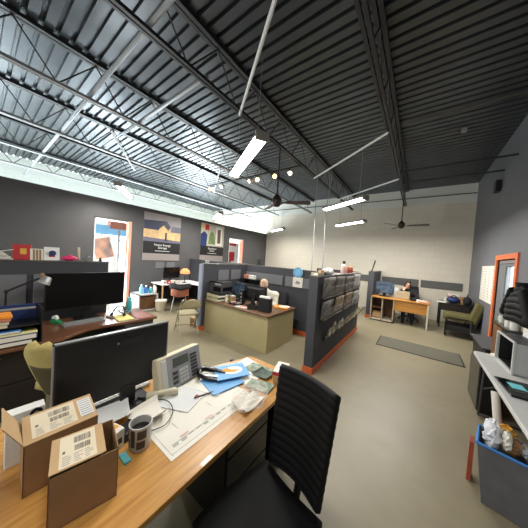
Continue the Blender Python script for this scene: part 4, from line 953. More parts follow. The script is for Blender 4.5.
# ------------------------------------------------------------------ folding table at the right
t = thing('folding_table', 'white plastic folding table along the right wall', 'table', (1.0, 3.03, 0))
def rrect(x0, x1, y0, y1, r, n=5):
    out = []
    for cx, cy, a0 in ((x1-r, y1-r, 0), (x0+r, y1-r, PI/2), (x0+r, y0+r, PI), (x1-r, y0+r, 3*PI/2)):
        out += [(cx+r*math.cos(a0+PI/2*k/n), cy+r*math.sin(a0+PI/2*k/n)) for k in range(n+1)]
    return out
MB().prism(rrect(-0.33, 0.34, -0.93, 0.93, 0.05), 0.7, 0.74).build('tabletop', M['light_grey'], t, bevel=0.008)
for s in (-1, 1):
    y = s*0.68
    lg = MB().tube([(-0.25, y, 0.7), (-0.27, y, 0.02), (0.27, y, 0.02), (0.25, y, 0.7)], 0.014).build('leg', M['dark_grey'], t)
    MB().tube([(-0.25, y, 0.36), (-0.02, y-s*0.42, 0.69)], 0.011).build('brace', M['dark_grey'], t)
# on the table
t = thing('computer_case', 'grey computer case with open dark side on the white folding table', 'computer', (1.06, 3.58, 0.741), math.radians(2))
X, Y, H = 0.2, 0.25, 0.34
a = MB(); a.box(X-0.012, X, -Y, Y, 0.0, H); a.box(-X, X, Y-0.012, Y, 0, H); a.box(-X, X, -Y, Y, 0, 0.02); a.box(-X, X, -Y, -Y+0.012, 0, H); a.build('shell', M['case_grey'], t, bevel=0.004)
a = MB()
a.box(-X-0.008, -X+0.012, -Y-0.004, -Y+0.014, 0, H+0.01); a.box(-X-0.008, -X+0.012, Y-0.014, Y+0.004, 0, H+0.01); a.box(-X-0.008, -X+0.012, -Y, Y, H-0.008, H+0.01); a.box(-X-0.008, -X+0.012, -Y, Y, 0, 0.018); a.build('silver_frame', M['light_grey'], t, bevel=0.003)
B('top_panel', -X+0.012, X, -Y, Y, H-0.008, H, M['dark_grey'], t); B('vent', -0.08, 0.12, -0.12, 0.1, H, H+0.004, M['black'], t, 0)
a = MB(); a.box(-X+0.02, X-0.013, Y-0.02, Y-0.0125, 0.02, H-0.01); a.box(-X+0.02, X-0.013, -Y+0.0125, -Y+0.02, 0.02, H-0.01); a.box(-X+0.02, X-0.013, -Y+0.0125, Y-0.0125, 0.0205, 0.03); a.box(-X+0.02, X-0.013, -Y+0.0125, Y-0.0125, H-0.02, H-0.009); a.box(X-0.02, X-0.0125, -Y+0.0125, Y-0.0125, 0.02, H-0.01); a.build('lining', M['black'], t)
B('motherboard', X-0.05, X-0.021, -Y+0.03, Y-0.03, 0.04, H-0.04, M['vent'], t, 0.003)
for (y0, y1, z0, z1, m) in ((-0.2, -0.02, 0.04, 0.12, 'dark_grey'), (0.05, 0.2, 0.18, 0.3, 'black_gloss'), (-0.18, 0.1, 0.14, 0.16, 'dark_grey')): B('circuit_module', -0.08, X-0.05, y0, y1, z0, z1, M[m], t, 0.004)
MB().cyl((-0.1, -0.14, 0.08), (-0.084, -0.14, 0.08), 0.012).build('knob', M['white'], t)
B('emblem', 0.02, 0.08, -Y-0.003, -Y, 0.2, 0.23, M['dark_grey'], t, 0)
t = thing('paper_ream', 'white carton on top of the grey computer case', 'box', (1.17, 3.62, 1.084), 0.15); B('carton', -0.11, 0.13, -0.13, 0.16, 0, 0.09, M['white'], t); B('lid', -0.112, 0.132, -0.132, 0.162, 0.06, 0.1, M['paper'], t)
t = thing('tablet_tray', 'black flat tray with cyan sticker near the edge of the folding table', 'tray', (0.83, 2.93, 0.742), math.radians(4))
B('plate', -0.12, 0.16, -0.19, 0.19, 0, 0.016, M['black_gloss'], t, 0.004); B('sticker', -0.06, 0.04, -0.02, 0.1, 0.016, 0.0175, M['cyan'], t, 0); B('button', -0.06, 0.0, -0.09, -0.06, 0.016, 0.019, M['dark_grey'], t)
t = thing('paper_stack', 'low stack of white paper at the far end of the folding table', 'papers', (0.98, 3.9, 0.741), 0.1)
for k in range(3): MB().obox((0.01*k, -0.01*k, 0.008+0.012*k), (0.3, 0.1, 0.011), (0, 0, 0.05*k)).build('ream', M['paper'], t)
t = thing('tape_roll', 'violet blue tape roll at the right frame edge on the folding table', 'tape', (0.99, 3.05, 0.741)); MB().lathe([(0.03, 0), (0.05, 0), (0.05, 0.05), (0.03, 0.05)], n=24).build('roll', M['violet'], t, smooth=True); MB().lathe([(0.026, 0), (0.03, 0), (0.03, 0.05), (0.026, 0.05)], n=24).build('core', M['cream'], t)
# under the table
t = thing('storage_cabinet', 'dark box shaped cabinet on the floor beneath the folding table', 'cabinet', (0.98, 4.05, 0))
B('body', -0.25, -0.03, -0.25, 0.3, 0.02, 0.6, M['black'], t, 0.006); B('side_panel', -0.262, -0.25, -0.24, 0.29, 0.03, 0.59, mat('olive_dark', rgb(86, 82, 68), 0.6), t); B('plinth', -0.24, -0.04, -0.24, 0.29, 0, 0.03, M['dark_grey'], t)
t = thing('paper_tube', 'pale rolled paper tube leaning between the table leg and rubbish bin', 'tube', (0.72, 2.75, 0.0)); MB().cyl((0, 0, 0.02), (-0.04, 0.2, 0.66), 0.03, n=16).build('roll', M['paper'], t, smooth=True); MB().cyl((-0.039, 0.196, 0.645), (-0.0405, 0.201, 0.662), 0.022).build('hollow_end', M['ink_grey'], t)
t = thing('rubbish_bin', 'grey rubbish bin with blue liner rim below the folding table corner', 'bin', (0.68, 2.42, 0), math.radians(-12))
a = MB(); Hh = 0.47
rings = [[Vector((sx*w, sy*d, z)) for sx, sy in ((-1, -1), (1, -1), (1, 1), (-1, 1))] for w, d, z in ((0.14, 0.1, 0.0), (0.19, 0.14, Hh), (0.18, 0.13, Hh), (0.13, 0.09, 0.02))]
a.loft(rings); a.build('body', M['bin_grey'], t, bevel=0.012)
a = MB(); a.tube([(-0.19, -0.14, Hh), (0.19, -0.14, Hh), (0.19, 0.14, Hh), (-0.19, 0.14, Hh), (-0.19, -0.14, Hh)], 0.011); a.build('liner_rim', M['blue'], t)
def crumple(name, label, cat, loc, r, m, seed, rz=0):
    rn = random.Random(seed); a = MB(); a.ball((0, 0, r[2]), r, nu=16, nv=10)
    for v in a.bm.verts: v.co += Vector((rn.uniform(-1, 1), rn.uniform(-1, 1), rn.uniform(-1, 1)))*min(r)*0.28
    o = a.build(name, M[m], None, loc=loc, rz=rz); return tag(o, label, cat, 'rubbish in the bin')
crumple('plastic_bag', 'white plastic bag bulging from the left of the rubbish bin', 'bag', (0.57, 2.45, 0.4), (0.05, 0.07, 0.11), 'bag_white', 1)
crumple('wrapper', 'golden food wrapper sticking up in the rubbish bin', 'wrapper', (0.65, 2.5, 0.47), (0.06, 0.04, 0.06), 'gold', 2)
crumple('paper_scrap', 'crumpled brown paper in the middle of the rubbish bin', 'paper', (0.67, 2.42, 0.43), (0.06, 0.05, 0.06), 'card_dark', 3)
crumple('paper_scrap', 'crumpled white paper beside the golden wrapper in the bin', 'paper', (0.64, 2.4, 0.45), (0.025, 0.04, 0.075), 'paper', 4)
crumple('wrapper', 'grey foil wrapper at the right of the rubbish bin', 'wrapper', (0.77, 2.4, 0.44), (0.06, 0.06, 0.06), 'grey_plastic', 5)
t = thing('snack_box', 'flattened red carton standing behind the rubbish bin', 'box', (0.95, 2.66, 0)); B('carton', -0.03, 0.03, -0.12, 0.12, 0, 0.6, M['red'], t); B('print', -0.032, -0.03, -0.08, 0.06, 0.3, 0.45, M['orange_paper'], t, 0)
t = thing('snack_box', 'narrow red brown carton leaning at the left side of the rubbish bin', 'box', (0.485, 2.57, 0), -0.2); B('carton', -0.015, 0.015, -0.05, 0.05, 0, 0.34, M['terracotta'], t); B('print', -0.0172, -0.0152, -0.03, 0.0, 0.2, 0.3, M['paper'], t, 0)

# ------------------------------------------------------------------ cabinet, mugs, jacket by the right wall
t = thing('bookcase', 'dark cabinet with brown side and glass top holding the mugs', 'cabinet', (1.17, 4.27, 0))
a = MB(); B('side', -0.18, 0.18, 0.38, 0.42, 0, 1.06, M['brown_wood'], t); B('side', -0.18, 0.18, -0.28, -0.24, 0, 1.06, M['brown_wood'], t)
B('back', 0.16, 0.18, -0.24, 0.38, 0.05, 1.06, M['black'], t); 
for z in (0.05, 0.4, 0.72): B('shelf', -0.17, 0.16, -0.24, 0.38, z, z+0.02, M['dark_brown'], t)
B('door', -0.185, -0.17, 0.0, 0.38, 0.07, 1.03, M['brown_wood'], t); B('door', -0.185, -0.17, -0.26, -0.01, 0.07, 1.03, M['black'], t)
B('glass_top', -0.2, 0.19, -0.3, 0.44, 1.06, 1.085, mat('dark_glass', rgb(52, 60, 56), 0.1), t)
mug('white mug farthest along the glass topped cabinet', (1.04, 4.5, 1.086), 'paper', 0.042, 0.1, 2.2, 'mugs on the glass topped cabinet')
mug('white mug in the middle of the glass topped cabinet', (1.03, 4.2, 1.086), 'white', 0.042, 0.1, 0.5, 'mugs on the glass topped cabinet')
mug('white mug nearest the grey computer case on the cabinet', (1.04, 4.04, 1.086), 'white', 0.042, 0.1, 1.0, 'mugs on the glass topped cabinet')
t = thing('coffee_pot', 'small pale jug behind the carton at the right frame edge', 'jug', (1.14, 4.06, 1.086)); MB().lathe([(0, 0), (0.05, 0), (0.06, 0.05), (0.04, 0.12), (0.045, 0.15), (0.04, 0.15), (0.0, 0.02)]).build('jug', M['cream'], t, smooth=True); MB().tube([(0.04, 0, 0.13), (0.09, 0, 0.12), (0.08, 0, 0.05), (0.055, 0, 0.04)], 0.008).build('handle', M['cream'], t, smooth=True)

t = thing('jacket', 'black puffer jacket hanging above the mugs by the orange door', 'jacket', (1.12, 4.08, 1.19))
rn = random.Random(4)
def torso(u, v):
    a_ = 2*PI*u; z = 0.47*(1-v)
    w = 0.4*(0.28+0.72*min(1, v*1.6)**0.7)+0.02*math.sin(v*20)
    d = 0.13*(0.5+0.5*min(1, v*2))*(1+0.16*abs(math.sin(v*PI*6)))
    return (d*math.cos(a_)*(1+0.06*math.sin(3*a_)), w*math.sin(a_)+0.02*math.sin(7*v), z+0.015*math.sin(4*a_))
MB().grid(torso, 28, 30).build('body', M['puffer'], t, smooth=True)
for s in (-1, 1):
    a = MB(); rs = []
    for k in range(14):
        v = k/13; c = Vector((-0.06, s*(0.16+0.3*v), 0.4-0.36*v)); rs.append(a.ring(c, Vector((-0.05, s*0.4, -0.6)), 0.058*(1+0.14*abs(math.sin(v*PI*5))), 14))
    a.loft(rs).build('sleeve', M['puffer'], t, smooth=True)
MB().lathe([(0.05, 0), (0.085, 0.02), (0.09, 0.07), (0.075, 0.075), (0.05, 0.02)], (-0.01, 0, 0.43), 18).build('collar', M['puffer'], t, smooth=True)
t = thing('coat_hook', 'black coat hook rail on the grey wall above the puffer jacket', 'hook', (XR, 4.1, 1.78))
B('rail', -0.02, 0, -0.35, 0.25, 0, 0.05, M['black'], t)
for y in (-0.25, -0.05, 0.15): MB().tube([(-0.02, y, 0.03), (-0.07, y, 0.0), (-0.08, y, 0.05)], 0.008).build('hook', M['black'], t)
MB().tube([(-0.06, 0.15, 0.02), (-0.18, 0.2, -0.08)], 0.008).build('hanger', M['black'], t)
t = thing('low_table', 'low black cabinet table between the brown sided cabinet and the olive armchair', 'table', (1.14, 5.42, 0))
B('top', -0.2, 0.22, -0.5, 0.5, 0.52, 0.55, M['dark_grey'], t, 0.005)
B('body', -0.15, 0.2, -0.46, 0.46, 0.04, 0.52, M['black'], t); B('plinth', -0.13, 0.18, -0.44, 0.44, 0, 0.04, M['black'], t)

# ------------------------------------------------------------------ far right corner: armchair and side desk
t = thing('armchair', 'olive upholstered armchair with dark base near the far right corner', 'chair', (0.97, 7.75, 0), math.radians(82))
MB().grid(lambda u, v: (0.6*(u-0.5), 0.56*(v-0.5)+0.02, 0.47-0.02*math.sin(PI*u)), 8, 8).build('seat', M['olive'], t, smooth=True, solid=-0.15, bevel=0.01)
Mx = Matrix.Translation((0, -0.27, 0.46)) @ Matrix.Rotation(math.radians(16), 4, 'X'); MB().box(-0.31, 0.31, -0.07, 0.09, 0.0, 0.52, Mx).build('backrest', M['olive'], t, bevel=0.03)
MB().box(-0.32, 0.32, -0.095, -0.071, -0.2, 0.5, Mx).build('back_shell', M['black'], t, bevel=0.01)
B('under_frame', -0.26, 0.26, -0.24, 0.26, 0.16, 0.33, M['black'], t, 0.01)
for s in (-1, 1):
    ar = MB().tube([(s*0.3, 0.24, 0.04), (s*0.3, 0.24, 0.52), (s*0.3, -0.28, 0.52), (s*0.3, -0.3, 0.04)], 0.02).build('arm_frame', M['black'], t, smooth=True)
    MB().obox((s*0.3, 0.0, 0.535), (0.05, 0.4, 0.025)).build('arm_pad', M['dark_brown'], ar, bevel=0.01)
MB().tube([(-0.3, 0.24, 0.03), (0.3, 0.24, 0.03)], 0.018).build('floor_rail', M['steel'], t); MB().tube([(-0.3, -0.3, 0.03), (0.3, -0.3, 0.03)], 0.018).build('floor_rail', M['steel'], t)
t = thing('side_table', 'small dark side table loaded with papers under the pin strip', 'table', (0.94, 8.8, 0))
B('top', -0.34, 0.4, -0.3, 0.36, 0.74, 0.77, M['dark_brown'], t)
for sx in (-0.31, 0.37):
    for sy in (-0.26, 0.32): B('leg', sx-0.02, sx+0.02, sy-0.02, sy+0.02, 0, 0.74, M['black'], t)
B('drawer_box', -0.3, 0.36, -0.28, 0.3, 0.55, 0.74, M['dark_brown'], t)
tag(B('paper_sheet', 0.55, 0.76, 8.5, 8.85, 0.771, 0.78, M['paper'], None, 0.001), 'white sheet overhanging the left of the dark side table', 'paper')
t = thing('backpack', 'blue bag sitting on the dark side table', 'bag', (0.93, 8.7, 0.772)); MB().ball((0, 0, 0.1), (0.17, 0.12, 0.1), nu=18, nv=10).build('body', M['navy'], t, smooth=True); MB().tube([(-0.08, -0.1, 0.2), (0, -0.13, 0.26), (0.08, -0.1, 0.2)], 0.012).build('strap', M['black'], t)
t = thing('paper_stack', 'leaning white papers and pink folder on top of the blue bag', 'papers', (0.9, 8.9, 0.772))
for k in range(4): MB().obox((0.02*k, 0.06, 0.035+0.065*k), (0.34-0.04*k, 0.2, 0.065), (0, 0, 0.06*k)).build('papers', M['paper' if k != 2 else 'salmon'], t, bevel=0.003)
t = thing('carton', 'brown and white carton beside the blue bag on the side table', 'box', (1.17, 8.72, 0.772), 0.4); B('carton', -0.08, 0.08, -0.06, 0.06, 0, 0.22, M['card_dark'], t); B('print', -0.06, 0.06, -0.063, -0.06, 0.05, 0.18, M['paper'], t, 0)
t = thing('black_bag', 'black bag slumped in the corner beside the side table papers', 'bag', (1.22, 8.5, 0.772)); MB().ball((0, 0, 0.13), (0.1, 0.16, 0.13), nu=16, nv=10).build('body', M['black_fabric'], t, smooth=True); MB().tube([(0, -0.1, 0.22), (0, 0, 0.32), (0, 0.1, 0.22)], 0.012).build('strap', M['black'], t)

# ------------------------------------------------------------------ far desk with seated person
t = thing('desk', 'far maple desk with open grey edged shelves at its left end', 'desk', (-0.4, 7.95, 0))
B('desktop', -0.8, 0.75, -0.3, 0.42, 0.74, 0.77, M['maple'], t); B('modesty_panel', -0.14, 0.7, -0.26, -0.24, 0.42, 0.74, M['maple'], t)
for y in (-0.27, 0.38): B('leg', 0.68, 0.72, y-0.02, y+0.02, 0, 0.74, M['beige'], t)
a = MB()
for x in (-0.8, -0.48, -0.17): a.box(x, x+0.03, -0.29, 0.3, 0.03, 0.74)
a.box(-0.8, -0.14, -0.29, 0.3, 0.03, 0.06); u = a.build('shelf_unit', M['shelf_edge'], t, bevel=0.003)
B('back_board', -0.79, -0.15, 0.28, 0.3, 0.07, 0.74, M['brown_wood'], u); B('shelf', -0.77, -0.48, -0.2, 0.28, 0.4, 0.42, M['brown_wood'], u); B('plinth', -0.79, -0.15, -0.25, 0.28, 0, 0.03, M['black'], u)
t = thing('storage_box', 'tan carton on the lower left shelf of the far desk', 'box', (-1.03, 7.95, 0.071)); B('carton', -0.11, 0.12, -0.12, 0.12, 0, 0.2, M['card'], t); B('lid', -0.112, 0.122, -0.122, 0.122, 0.16, 0.215, M['card_dark'], t)
monitor('monitor', 'monitor with lit blue screen on the far maple desk', (-0.87, 8.02, 0.771), math.radians(-86), 0.54, 0.4, 0.1, 'screen_blue')
t = thing('laptop', 'open silver laptop seen from behind on the far maple desk', 'laptop', (-0.36, 8.0, 0.771), math.radians(2))
B('base', -0.19, 0.19, -0.02, 0.24, 0, 0.018, M['silver'], t); Mx = Matrix.Translation((0, -0.02, 0.012)) @ Matrix.Rotation(math.radians(14), 4, 'X'); MB().box(-0.19, 0.19, -0.012, 0, 0, 0.25, Mx).build('lid', M['beige'], t, bevel=0.004); MB().box(-0.175, 0.175, 0.0, 0.001, 0.015, 0.235, Mx).build('screen', M['black_gloss'], t)
MB().box(-0.17, 0.17, 0.03, 0.14, 0.018, 0.02).build('keys', M['black'], t)
t = thing('document_holder', 'pale sheet standing behind the silver laptop', 'paper', (-0.62, 8.2, 0.771), 0.1); Mx = Matrix.Rotation(math.radians(-12), 4, 'X'); MB().box(-0.13, 0.13, 0, 0.01, 0.0, 0.32, Mx).build('sheet', M['light_grey'], t); B('foot', -0.1, 0.1, -0.06, 0.08, 0, 0.012, M['grey_plastic'], t)
t = thing('desk_phone', 'dark desk phone at the right of the silver laptop', 'phone', (-0.06, 7.95, 0.771), 0.2); MB().prism([(-0.1, 0), (0.1, 0), (0.1, 0.03), (-0.1, 0.08)], -0.09, 0.09, Matrix(((0, 0, 1, 0), (-1, 0, 0, 0), (0, 1, 0, 0), (0, 0, 0, 1)))).build('body', M['black'], t, bevel=0.004); MB().tube([(-0.07, -0.07, 0.07), (-0.07, 0.07, 0.09)], 0.02).build('handset', M['black_gloss'], t, smooth=True)
t = thing('paper_stack', 'small white papers near the right end of the far desk', 'papers', (0.15, 7.9, 0.771), 0.3)
for k in range(3): MB().obox((0.01*k, 0.01*k, 0.006+0.012*k), (0.2, 0.14, 0.011), (0, 0, 0.2*k)).build('papers', M['paper'], t)
tag(B('folder', 0.12, 0.33, 7.7, 7.82, 0.771, 0.79, M['salmon'], None, 0.002), 'flat salmon folder at the right corner of the far desk', 'folder')
mug('small white mug left of the salmon folder on the far desk', (0.05, 7.78, 0.771), 'white', 0.035, 0.08)
task_chair('black office chair holding the dark clothed person at the far desk', (-0.17, 8.72, 0), PI, 'black_fabric', W=0.5, seat=0.47, top=1.12)

# ------------------------------------------------------------------ khaki desk in the middle with seated person
t = thing('desk', 'khaki metal desk with brown top in the middle cubicle', 'desk', (-3.08, 3.7, 0))
B('front_panel', -0.9, 0.9, -0.5, -0.46, 0, 0.69, M['khaki'], t, 0.004); B('side_panel', 0.86, 0.9, -0.46, 0.5, 0, 0.69, M['khaki'], t, 0.004); B('side_panel', -0.9, -0.86, -0.46, 0.1, 0, 0.69, M['khaki'], t, 0.004)
MB().prism(rrect(-0.91, 0.92, -0.53, 0.22, 0.03), 0.69, 0.72).build('desktop', M['walnut'], t, bevel=0.004)
MB().prism([(0.32, 0.22), (0.92, 0.22), (0.92, 0.55), (0.4, 0.55)], 0.69, 0.72).build('desk_return', M['walnut'], t, bevel=0.004)
B('pedestal', -0.84, -0.45, -0.4, 0.1, 0.05, 0.69, M['khaki'], t, 0.004)
t = thing('paper_tray', 'stack of beige letter trays under the black printer', 'tray', (-3.78, 3.42, 0.721))
for k in range(2):
    a = MB(); z = k*0.085; a.box(-0.2, 0.2, -0.2, 0.2, z, z+0.008); a.box(-0.2, 0.2, -0.2, -0.19, z, z+0.075); a.box(-0.2, -0.19, -0.2, 0.2, z, z+0.075); a.box(0.19, 0.2, -0.2, 0.2, z, z+0.02); a.build('tray', M['khaki_light'], t, bevel=0.002); B('papers', -0.18, 0.185, -0.18, 0.18, z+0.008, z+0.04, M['paper'], t, 0)
for sx in (-0.195, 0.195):
    B('post', sx-0.006, sx+0.006, 0.185, 0.2, 0, 0.17, M['khaki_light'], t)
t = thing('printer', 'black printer on the letter trays at the left end of the khaki desk', 'printer', (-3.77, 3.46, 0.894), math.radians(4))
B('body', -0.21, 0.2, -0.18, 0.2, 0, 0.24, M['dark_grey'], t, 0.012); B('scanner_lid', -0.21, 0.2, -0.17, 0.2, 0.24, 0.27, M['black'], t, 0.01); B('output_slot', 0.2, 0.206, -0.14, 0.16, 0.06, 0.15, M['black_gloss'], t, 0); B('output_slot', -0.05, 0.17, -0.186, -0.18, 0.05, 0.15, M['black_gloss'], t, 0); B('control_panel', 0.0, 0.18, -0.2, -0.17, 0.19, 0.23, M['grey_plastic'], t)
monitor('monitor', 'angled monitor with bluish sheen on the khaki desk, left of the pair', (-3.42, 3.72, 0.721), math.radians(-100), 0.46, 0.3, 0.14, 'screen_blue', 'monitors on the khaki desk')  # bluish reflection is put into the screen colour
monitor('monitor', 'dark monitor hiding the face of the white shirted person', (-2.88, 3.66, 0.721), math.radians(92), 0.6, 0.34, 0.1, 'black_screen', 'monitors on the khaki desk')
t = thing('binder', 'black file holder with white papers at the camera corner of the khaki desk', 'file holder', (-2.42, 3.42, 0.721), math.radians(6))
a = MB(); a.box(-0.13, 0.13, -0.06, -0.05, 0, 0.27); a.box(-0.13, 0.13, 0.05, 0.06, 0, 0.27); a.box(-0.13, 0.13, -0.06, 0.06, 0, 0.01); a.box(0.12, 0.13, -0.06, 0.06, 0, 0.27); a.build('holder', M['black'], t, bevel=0.003); B('papers', -0.12, 0.1, -0.04, 0.04, 0.01, 0.3, M['paper'], t, 0.001)
t = thing('paper_stack', 'bright orange folder on the right end of the khaki desk', 'papers', (-2.37, 3.98, 0.721), 0.25); MB().obox((0, 0, 0.012), (0.3, 0.24, 0.02)).build('folder', M['orange_paper'], t); MB().obox((0.05, 0.02, 0.027), (0.22, 0.16, 0.006), (0, 0, 0.4)).build('sheet', M['paper'], t)
t = thing('desk_phone', 'black desk phone among clutter before the dark monitor', 'phone', (-2.72, 3.42, 0.721), 0.3); MB().prism([(-0.1, 0), (0.1, 0), (0.1, 0.03), (-0.1, 0.09)], -0.1, 0.1, Matrix(((0, 0, 1, 0), (1, 0, 0, 0), (0, 1, 0, 0), (0, 0, 0, 1)))).build('body', M['black'], t, bevel=0.004); MB().tube([(-0.07, -0.08, 0.06), (-0.07, 0.0, 0.08), (-0.07, 0.08, 0.06)], 0.022).build('handset', M['black_gloss'], t, smooth=True)
t = thing('stationery_tray', 'black pen tray with white items before the angled monitor', 'tray', (-3.2, 3.4, 0.721))
B('tray', -0.14, 0.14, -0.08, 0.08, 0, 0.03, M['black'], t); 
for k in range(4): MB().cyl((-0.1+0.06*k, -0.04, 0.035), (-0.06+0.06*k, 0.06, 0.05), 0.008).build('pen', M[['white', 'red', 'silver', 'steel'][k]], t)
t = thing('bottle', 'small cream bottle between the printer and the angled monitor', 'bottle', (-3.5, 3.4, 0.721)); MB().lathe([(0, 0), (0.035, 0), (0.035, 0.1), (0.015, 0.125), (0.015, 0.14), (0, 0.14)]).build('body', M['cream'], t, smooth=True); MB().cyl((0, 0, 0.14), (0, 0, 0.165), 0.017).build('cap', M['white'], t)
t = thing('card_box', 'tan open card box between the trays and the pen tray', 'box', (-3.46, 3.56, 0.721)); a = MB(); a.box(-0.06, 0.06, -0.05, -0.045, 0, 0.12); a.box(-0.06, 0.06, 0.045, 0.05, 0, 0.12); a.box(-0.06, -0.055, -0.05, 0.05, 0, 0.12); a.box(0.055, 0.06, -0.05, 0.05, 0, 0.12); a.box(-0.06, 0.06, -0.05, 0.05, 0, 0.004); a.build('carton', M['card'], t); B('contents', -0.05, 0.05, -0.04, 0.04, 0.004, 0.14, M['paper'], t)
t = thing('computer_speaker', 'small black speaker with silver cones between the two khaki desk monitors', 'speaker', (-3.19, 3.6, 0.721)); B('cabinet', -0.05, 0.05, -0.05, 0.05, 0, 0.3, M['black'], t, 0.006)
for z in (0.07, 0.15, 0.23): MB().cyl((0, -0.05, z), (0, -0.056, z), 0.026).build('cone', M['silver'], t)
t = thing('papers', 'loose pink and white papers lying before the pen tray', 'papers', (-2.95, 3.34, 0.721), 0.2); MB().obox((0, 0, 0.004), (0.3, 0.14, 0.006)).build('sheet', M['paper'], t); MB().obox((0.04, 0.02, 0.009), (0.2, 0.1, 0.003), (0, 0, 0.3)).build('sheet', M['salmon'], t)
task_chair('black office chair behind the white shirted person', (-2.74, 4.14, 0), PI, 'black_fabric', W=0.5, seat=0.46, top=0.98, arms=False)

# folding chair
t = thing('folding_chair', 'tan metal folding chair with curved back in front of the khaki desk', 'chair', (-4.15, 2.86, 0), math.radians(70))
MB().prism(rrect(-0.2, 0.2, -0.2, 0.2, 0.06), 0.43, 0.455).build('seat', M['fold_tan'], t, bevel=0.006)
MB().grid(lambda u, v: (0.42*(u-0.5)*(1-0.25*v*v), -0.25-0.03*v-0.05*math.cos((u-0.5)*PI), 0.6+(0.2*v)*(0.7+0.3*math.sin(PI*u))), 12, 6).build('backrest', M['fold_tan'], t, smooth=True, solid=0.012)
for s in (-1, 1):
    MB().tube([(s*0.21, 0.24, 0.0), (s*0.21, -0.02, 0.45), (s*0.2, -0.27, 0.74), (s*0.16, -0.3, 0.8)], 0.012).build('leg', M['fold_tan'], t, smooth=True)
    MB().tube([(s*0.19, -0.26, 0.0), (s*0.19, 0.12, 0.43)], 0.011).build('leg', M['fold_tan'], t, smooth=True)
MB().tube([(-0.21, 0.18, 0.11), (0.21, 0.18, 0.11)], 0.009).build('stretcher', M['fold_tan'], t)
t = thing('card_box', 'tan carton and papers resting on the floor behind the folding chair', 'box', (-4.35, 3.3, 0), 0.3); B('carton', -0.14, 0.1, -0.12, 0.12, 0, 0.2, M['card_dark'], t); B('lid', -0.142, 0.102, -0.122, 0.122, 0.17, 0.21, M['card'], t)

# ------------------------------------------------------------------ white corner desk under the posters
t = thing('desk', 'white topped corner desk below the wall posters', 'desk', (-6.3, 4.1, 0))
MB().prism([(-0.6, -0.75), (0.1, -0.75), (0.1, -0.05), (0.4, 0.12), (1.9, 0.12), (1.9, 0.62), (-0.6, 0.62)], 0.74, 0.77).build('desktop', M['white'], t, bevel=0.004)
for x, y in ((-0.5, -0.7), (0.05, -0.7), (1.85, 0.15), (1.85, 0.55)): MB().tube([(x, y, 0), (x, y, 0.74)], 0.022).build('leg', M['card'] if y < -0.5 else M['dark_grey'], t)
B('modesty_panel', -0.5, -0.48, -0.65, 0.5, 0.2, 0.74, M['black'], t); B('modesty_panel', -0.4, 1.8, 0.55, 0.57, 0.2, 0.74, M['black'], t)
monitor('monitor', 'black monitor on the white corner desk under the left poster', (-6.5, 3.8, 0.771), math.radians(8), 0.62, 0.36, 0.14, 'black_screen')
for k, (yy, lb) in enumerate(((3.62, 'pale grey pinned panel left of the pair above the corner desk monitor'), (4.0, 'pale grey pinned panel right of the pair above the corner desk monitor'))):
    tag(B('wall_panel', XL+0.003, XL+0.02, yy-0.15, yy+0.15, 1.2, 1.42, M['tack'], None), lb, 'panel', 'pinned panels')
t = thing('table_lamp', 'table lamp with glowing orange shade on the white corner desk', 'lamp', (-6.3, 4.16, 0.771)); MB().cyl((0, 0, 0), (0, 0, 0.02), 0.07).build('base', M['black'], t, bevel=0.004); MB().cyl((0, 0, 0.02), (0, 0, 0.32), 0.012).build('stem', M['black'], t); MB().lathe([(0.15, 0.3), (0.16, 0.36), (0.12, 0.43), (0.06, 0.47), (0.05, 0.465), (0.14, 0.36), (0.14, 0.3)], n=20).build('shade', mat('orange_shade', rgb(240, 160, 100), 0.6, emit=rgb(240, 150, 90), estr=0.25), t, smooth=True)
for k, (yy, m, lb) in enumerate(((3.45, 'white', 'white box at the left end of the corner desk'), (3.58, 'red', 'red and white packet second on the corner desk'), (3.74, 'paper', 'white packet with dark print before the corner monitor'))):
    t = thing('small_box', lb, 'box', (-6.3, yy, 0.771), 0.2*k, 'packets on the corner desk'); B('carton', -0.06, 0.06, -0.055, 0.055, 0, 0.1, M[m], t); B('print', 0.0602, 0.062, -0.03, 0.03, 0.03, 0.07, M['white' if m == 'red' else 'ink'], t, 0)
mug('white mug right of the packets on the corner desk', (-6.22, 3.86, 0.771), 'white', 0.04, 0.09)
t = thing('paper_stack', 'stacked pink and white papers at the right of the corner desk', 'papers', (-5.4, 4.5, 0.771))
for k in range(3): MB().obox((0.02*k, 0, 0.02+0.05*k), (0.3, 0.22, 0.04), (0, 0, 0.15*k)).build('papers', M[['paper', 'salmon', 'paper'][k]], t)
# salmon chair with jacket
t = thing('desk_chair', 'salmon plastic chair at the white corner desk', 'chair', (-5.84, 3.72, 0), math.radians(58))
MB().grid(lambda u, v: (0.48*(u-0.5), 0.42*(v-0.5), 0.45+0.05*(2*u-1)**2), 8, 6).build('seat', M['salmon'], t, smooth=True, solid=-0.02)
MB().grid(lambda u, v: (0.5*(u-0.5), -0.2-0.1*v+0.12*(2*u-1)**2, 0.47+0.32*v), 10, 8).build('backrest', M['salmon'], t, smooth=True, solid=0.018)
for sx in (-1, 1):
    for sy in (-1, 1): MB().tube([(sx*0.16, sy*0.14, 0.44), (sx*0.23, sy*0.22, 0.0)], 0.012).build('leg', M['light_grey'], t)
o = MB().grid(lambda u, v: (0.56*(u-0.5), -0.3+0.13*(2*u-1)**2+(0.1*math.sin(PI*v)-0.05), 0.7+0.13*math.sin(PI*v)+0.02*math.sin(9*u)), 14, 12).build('jacket', M['shirt_black'], None, smooth=True, solid=0.03, loc=(-5.84, 3.72, 0), rz=math.radians(58))
tag(o, 'black jacket draped over the back of the salmon chair', 'jacket')
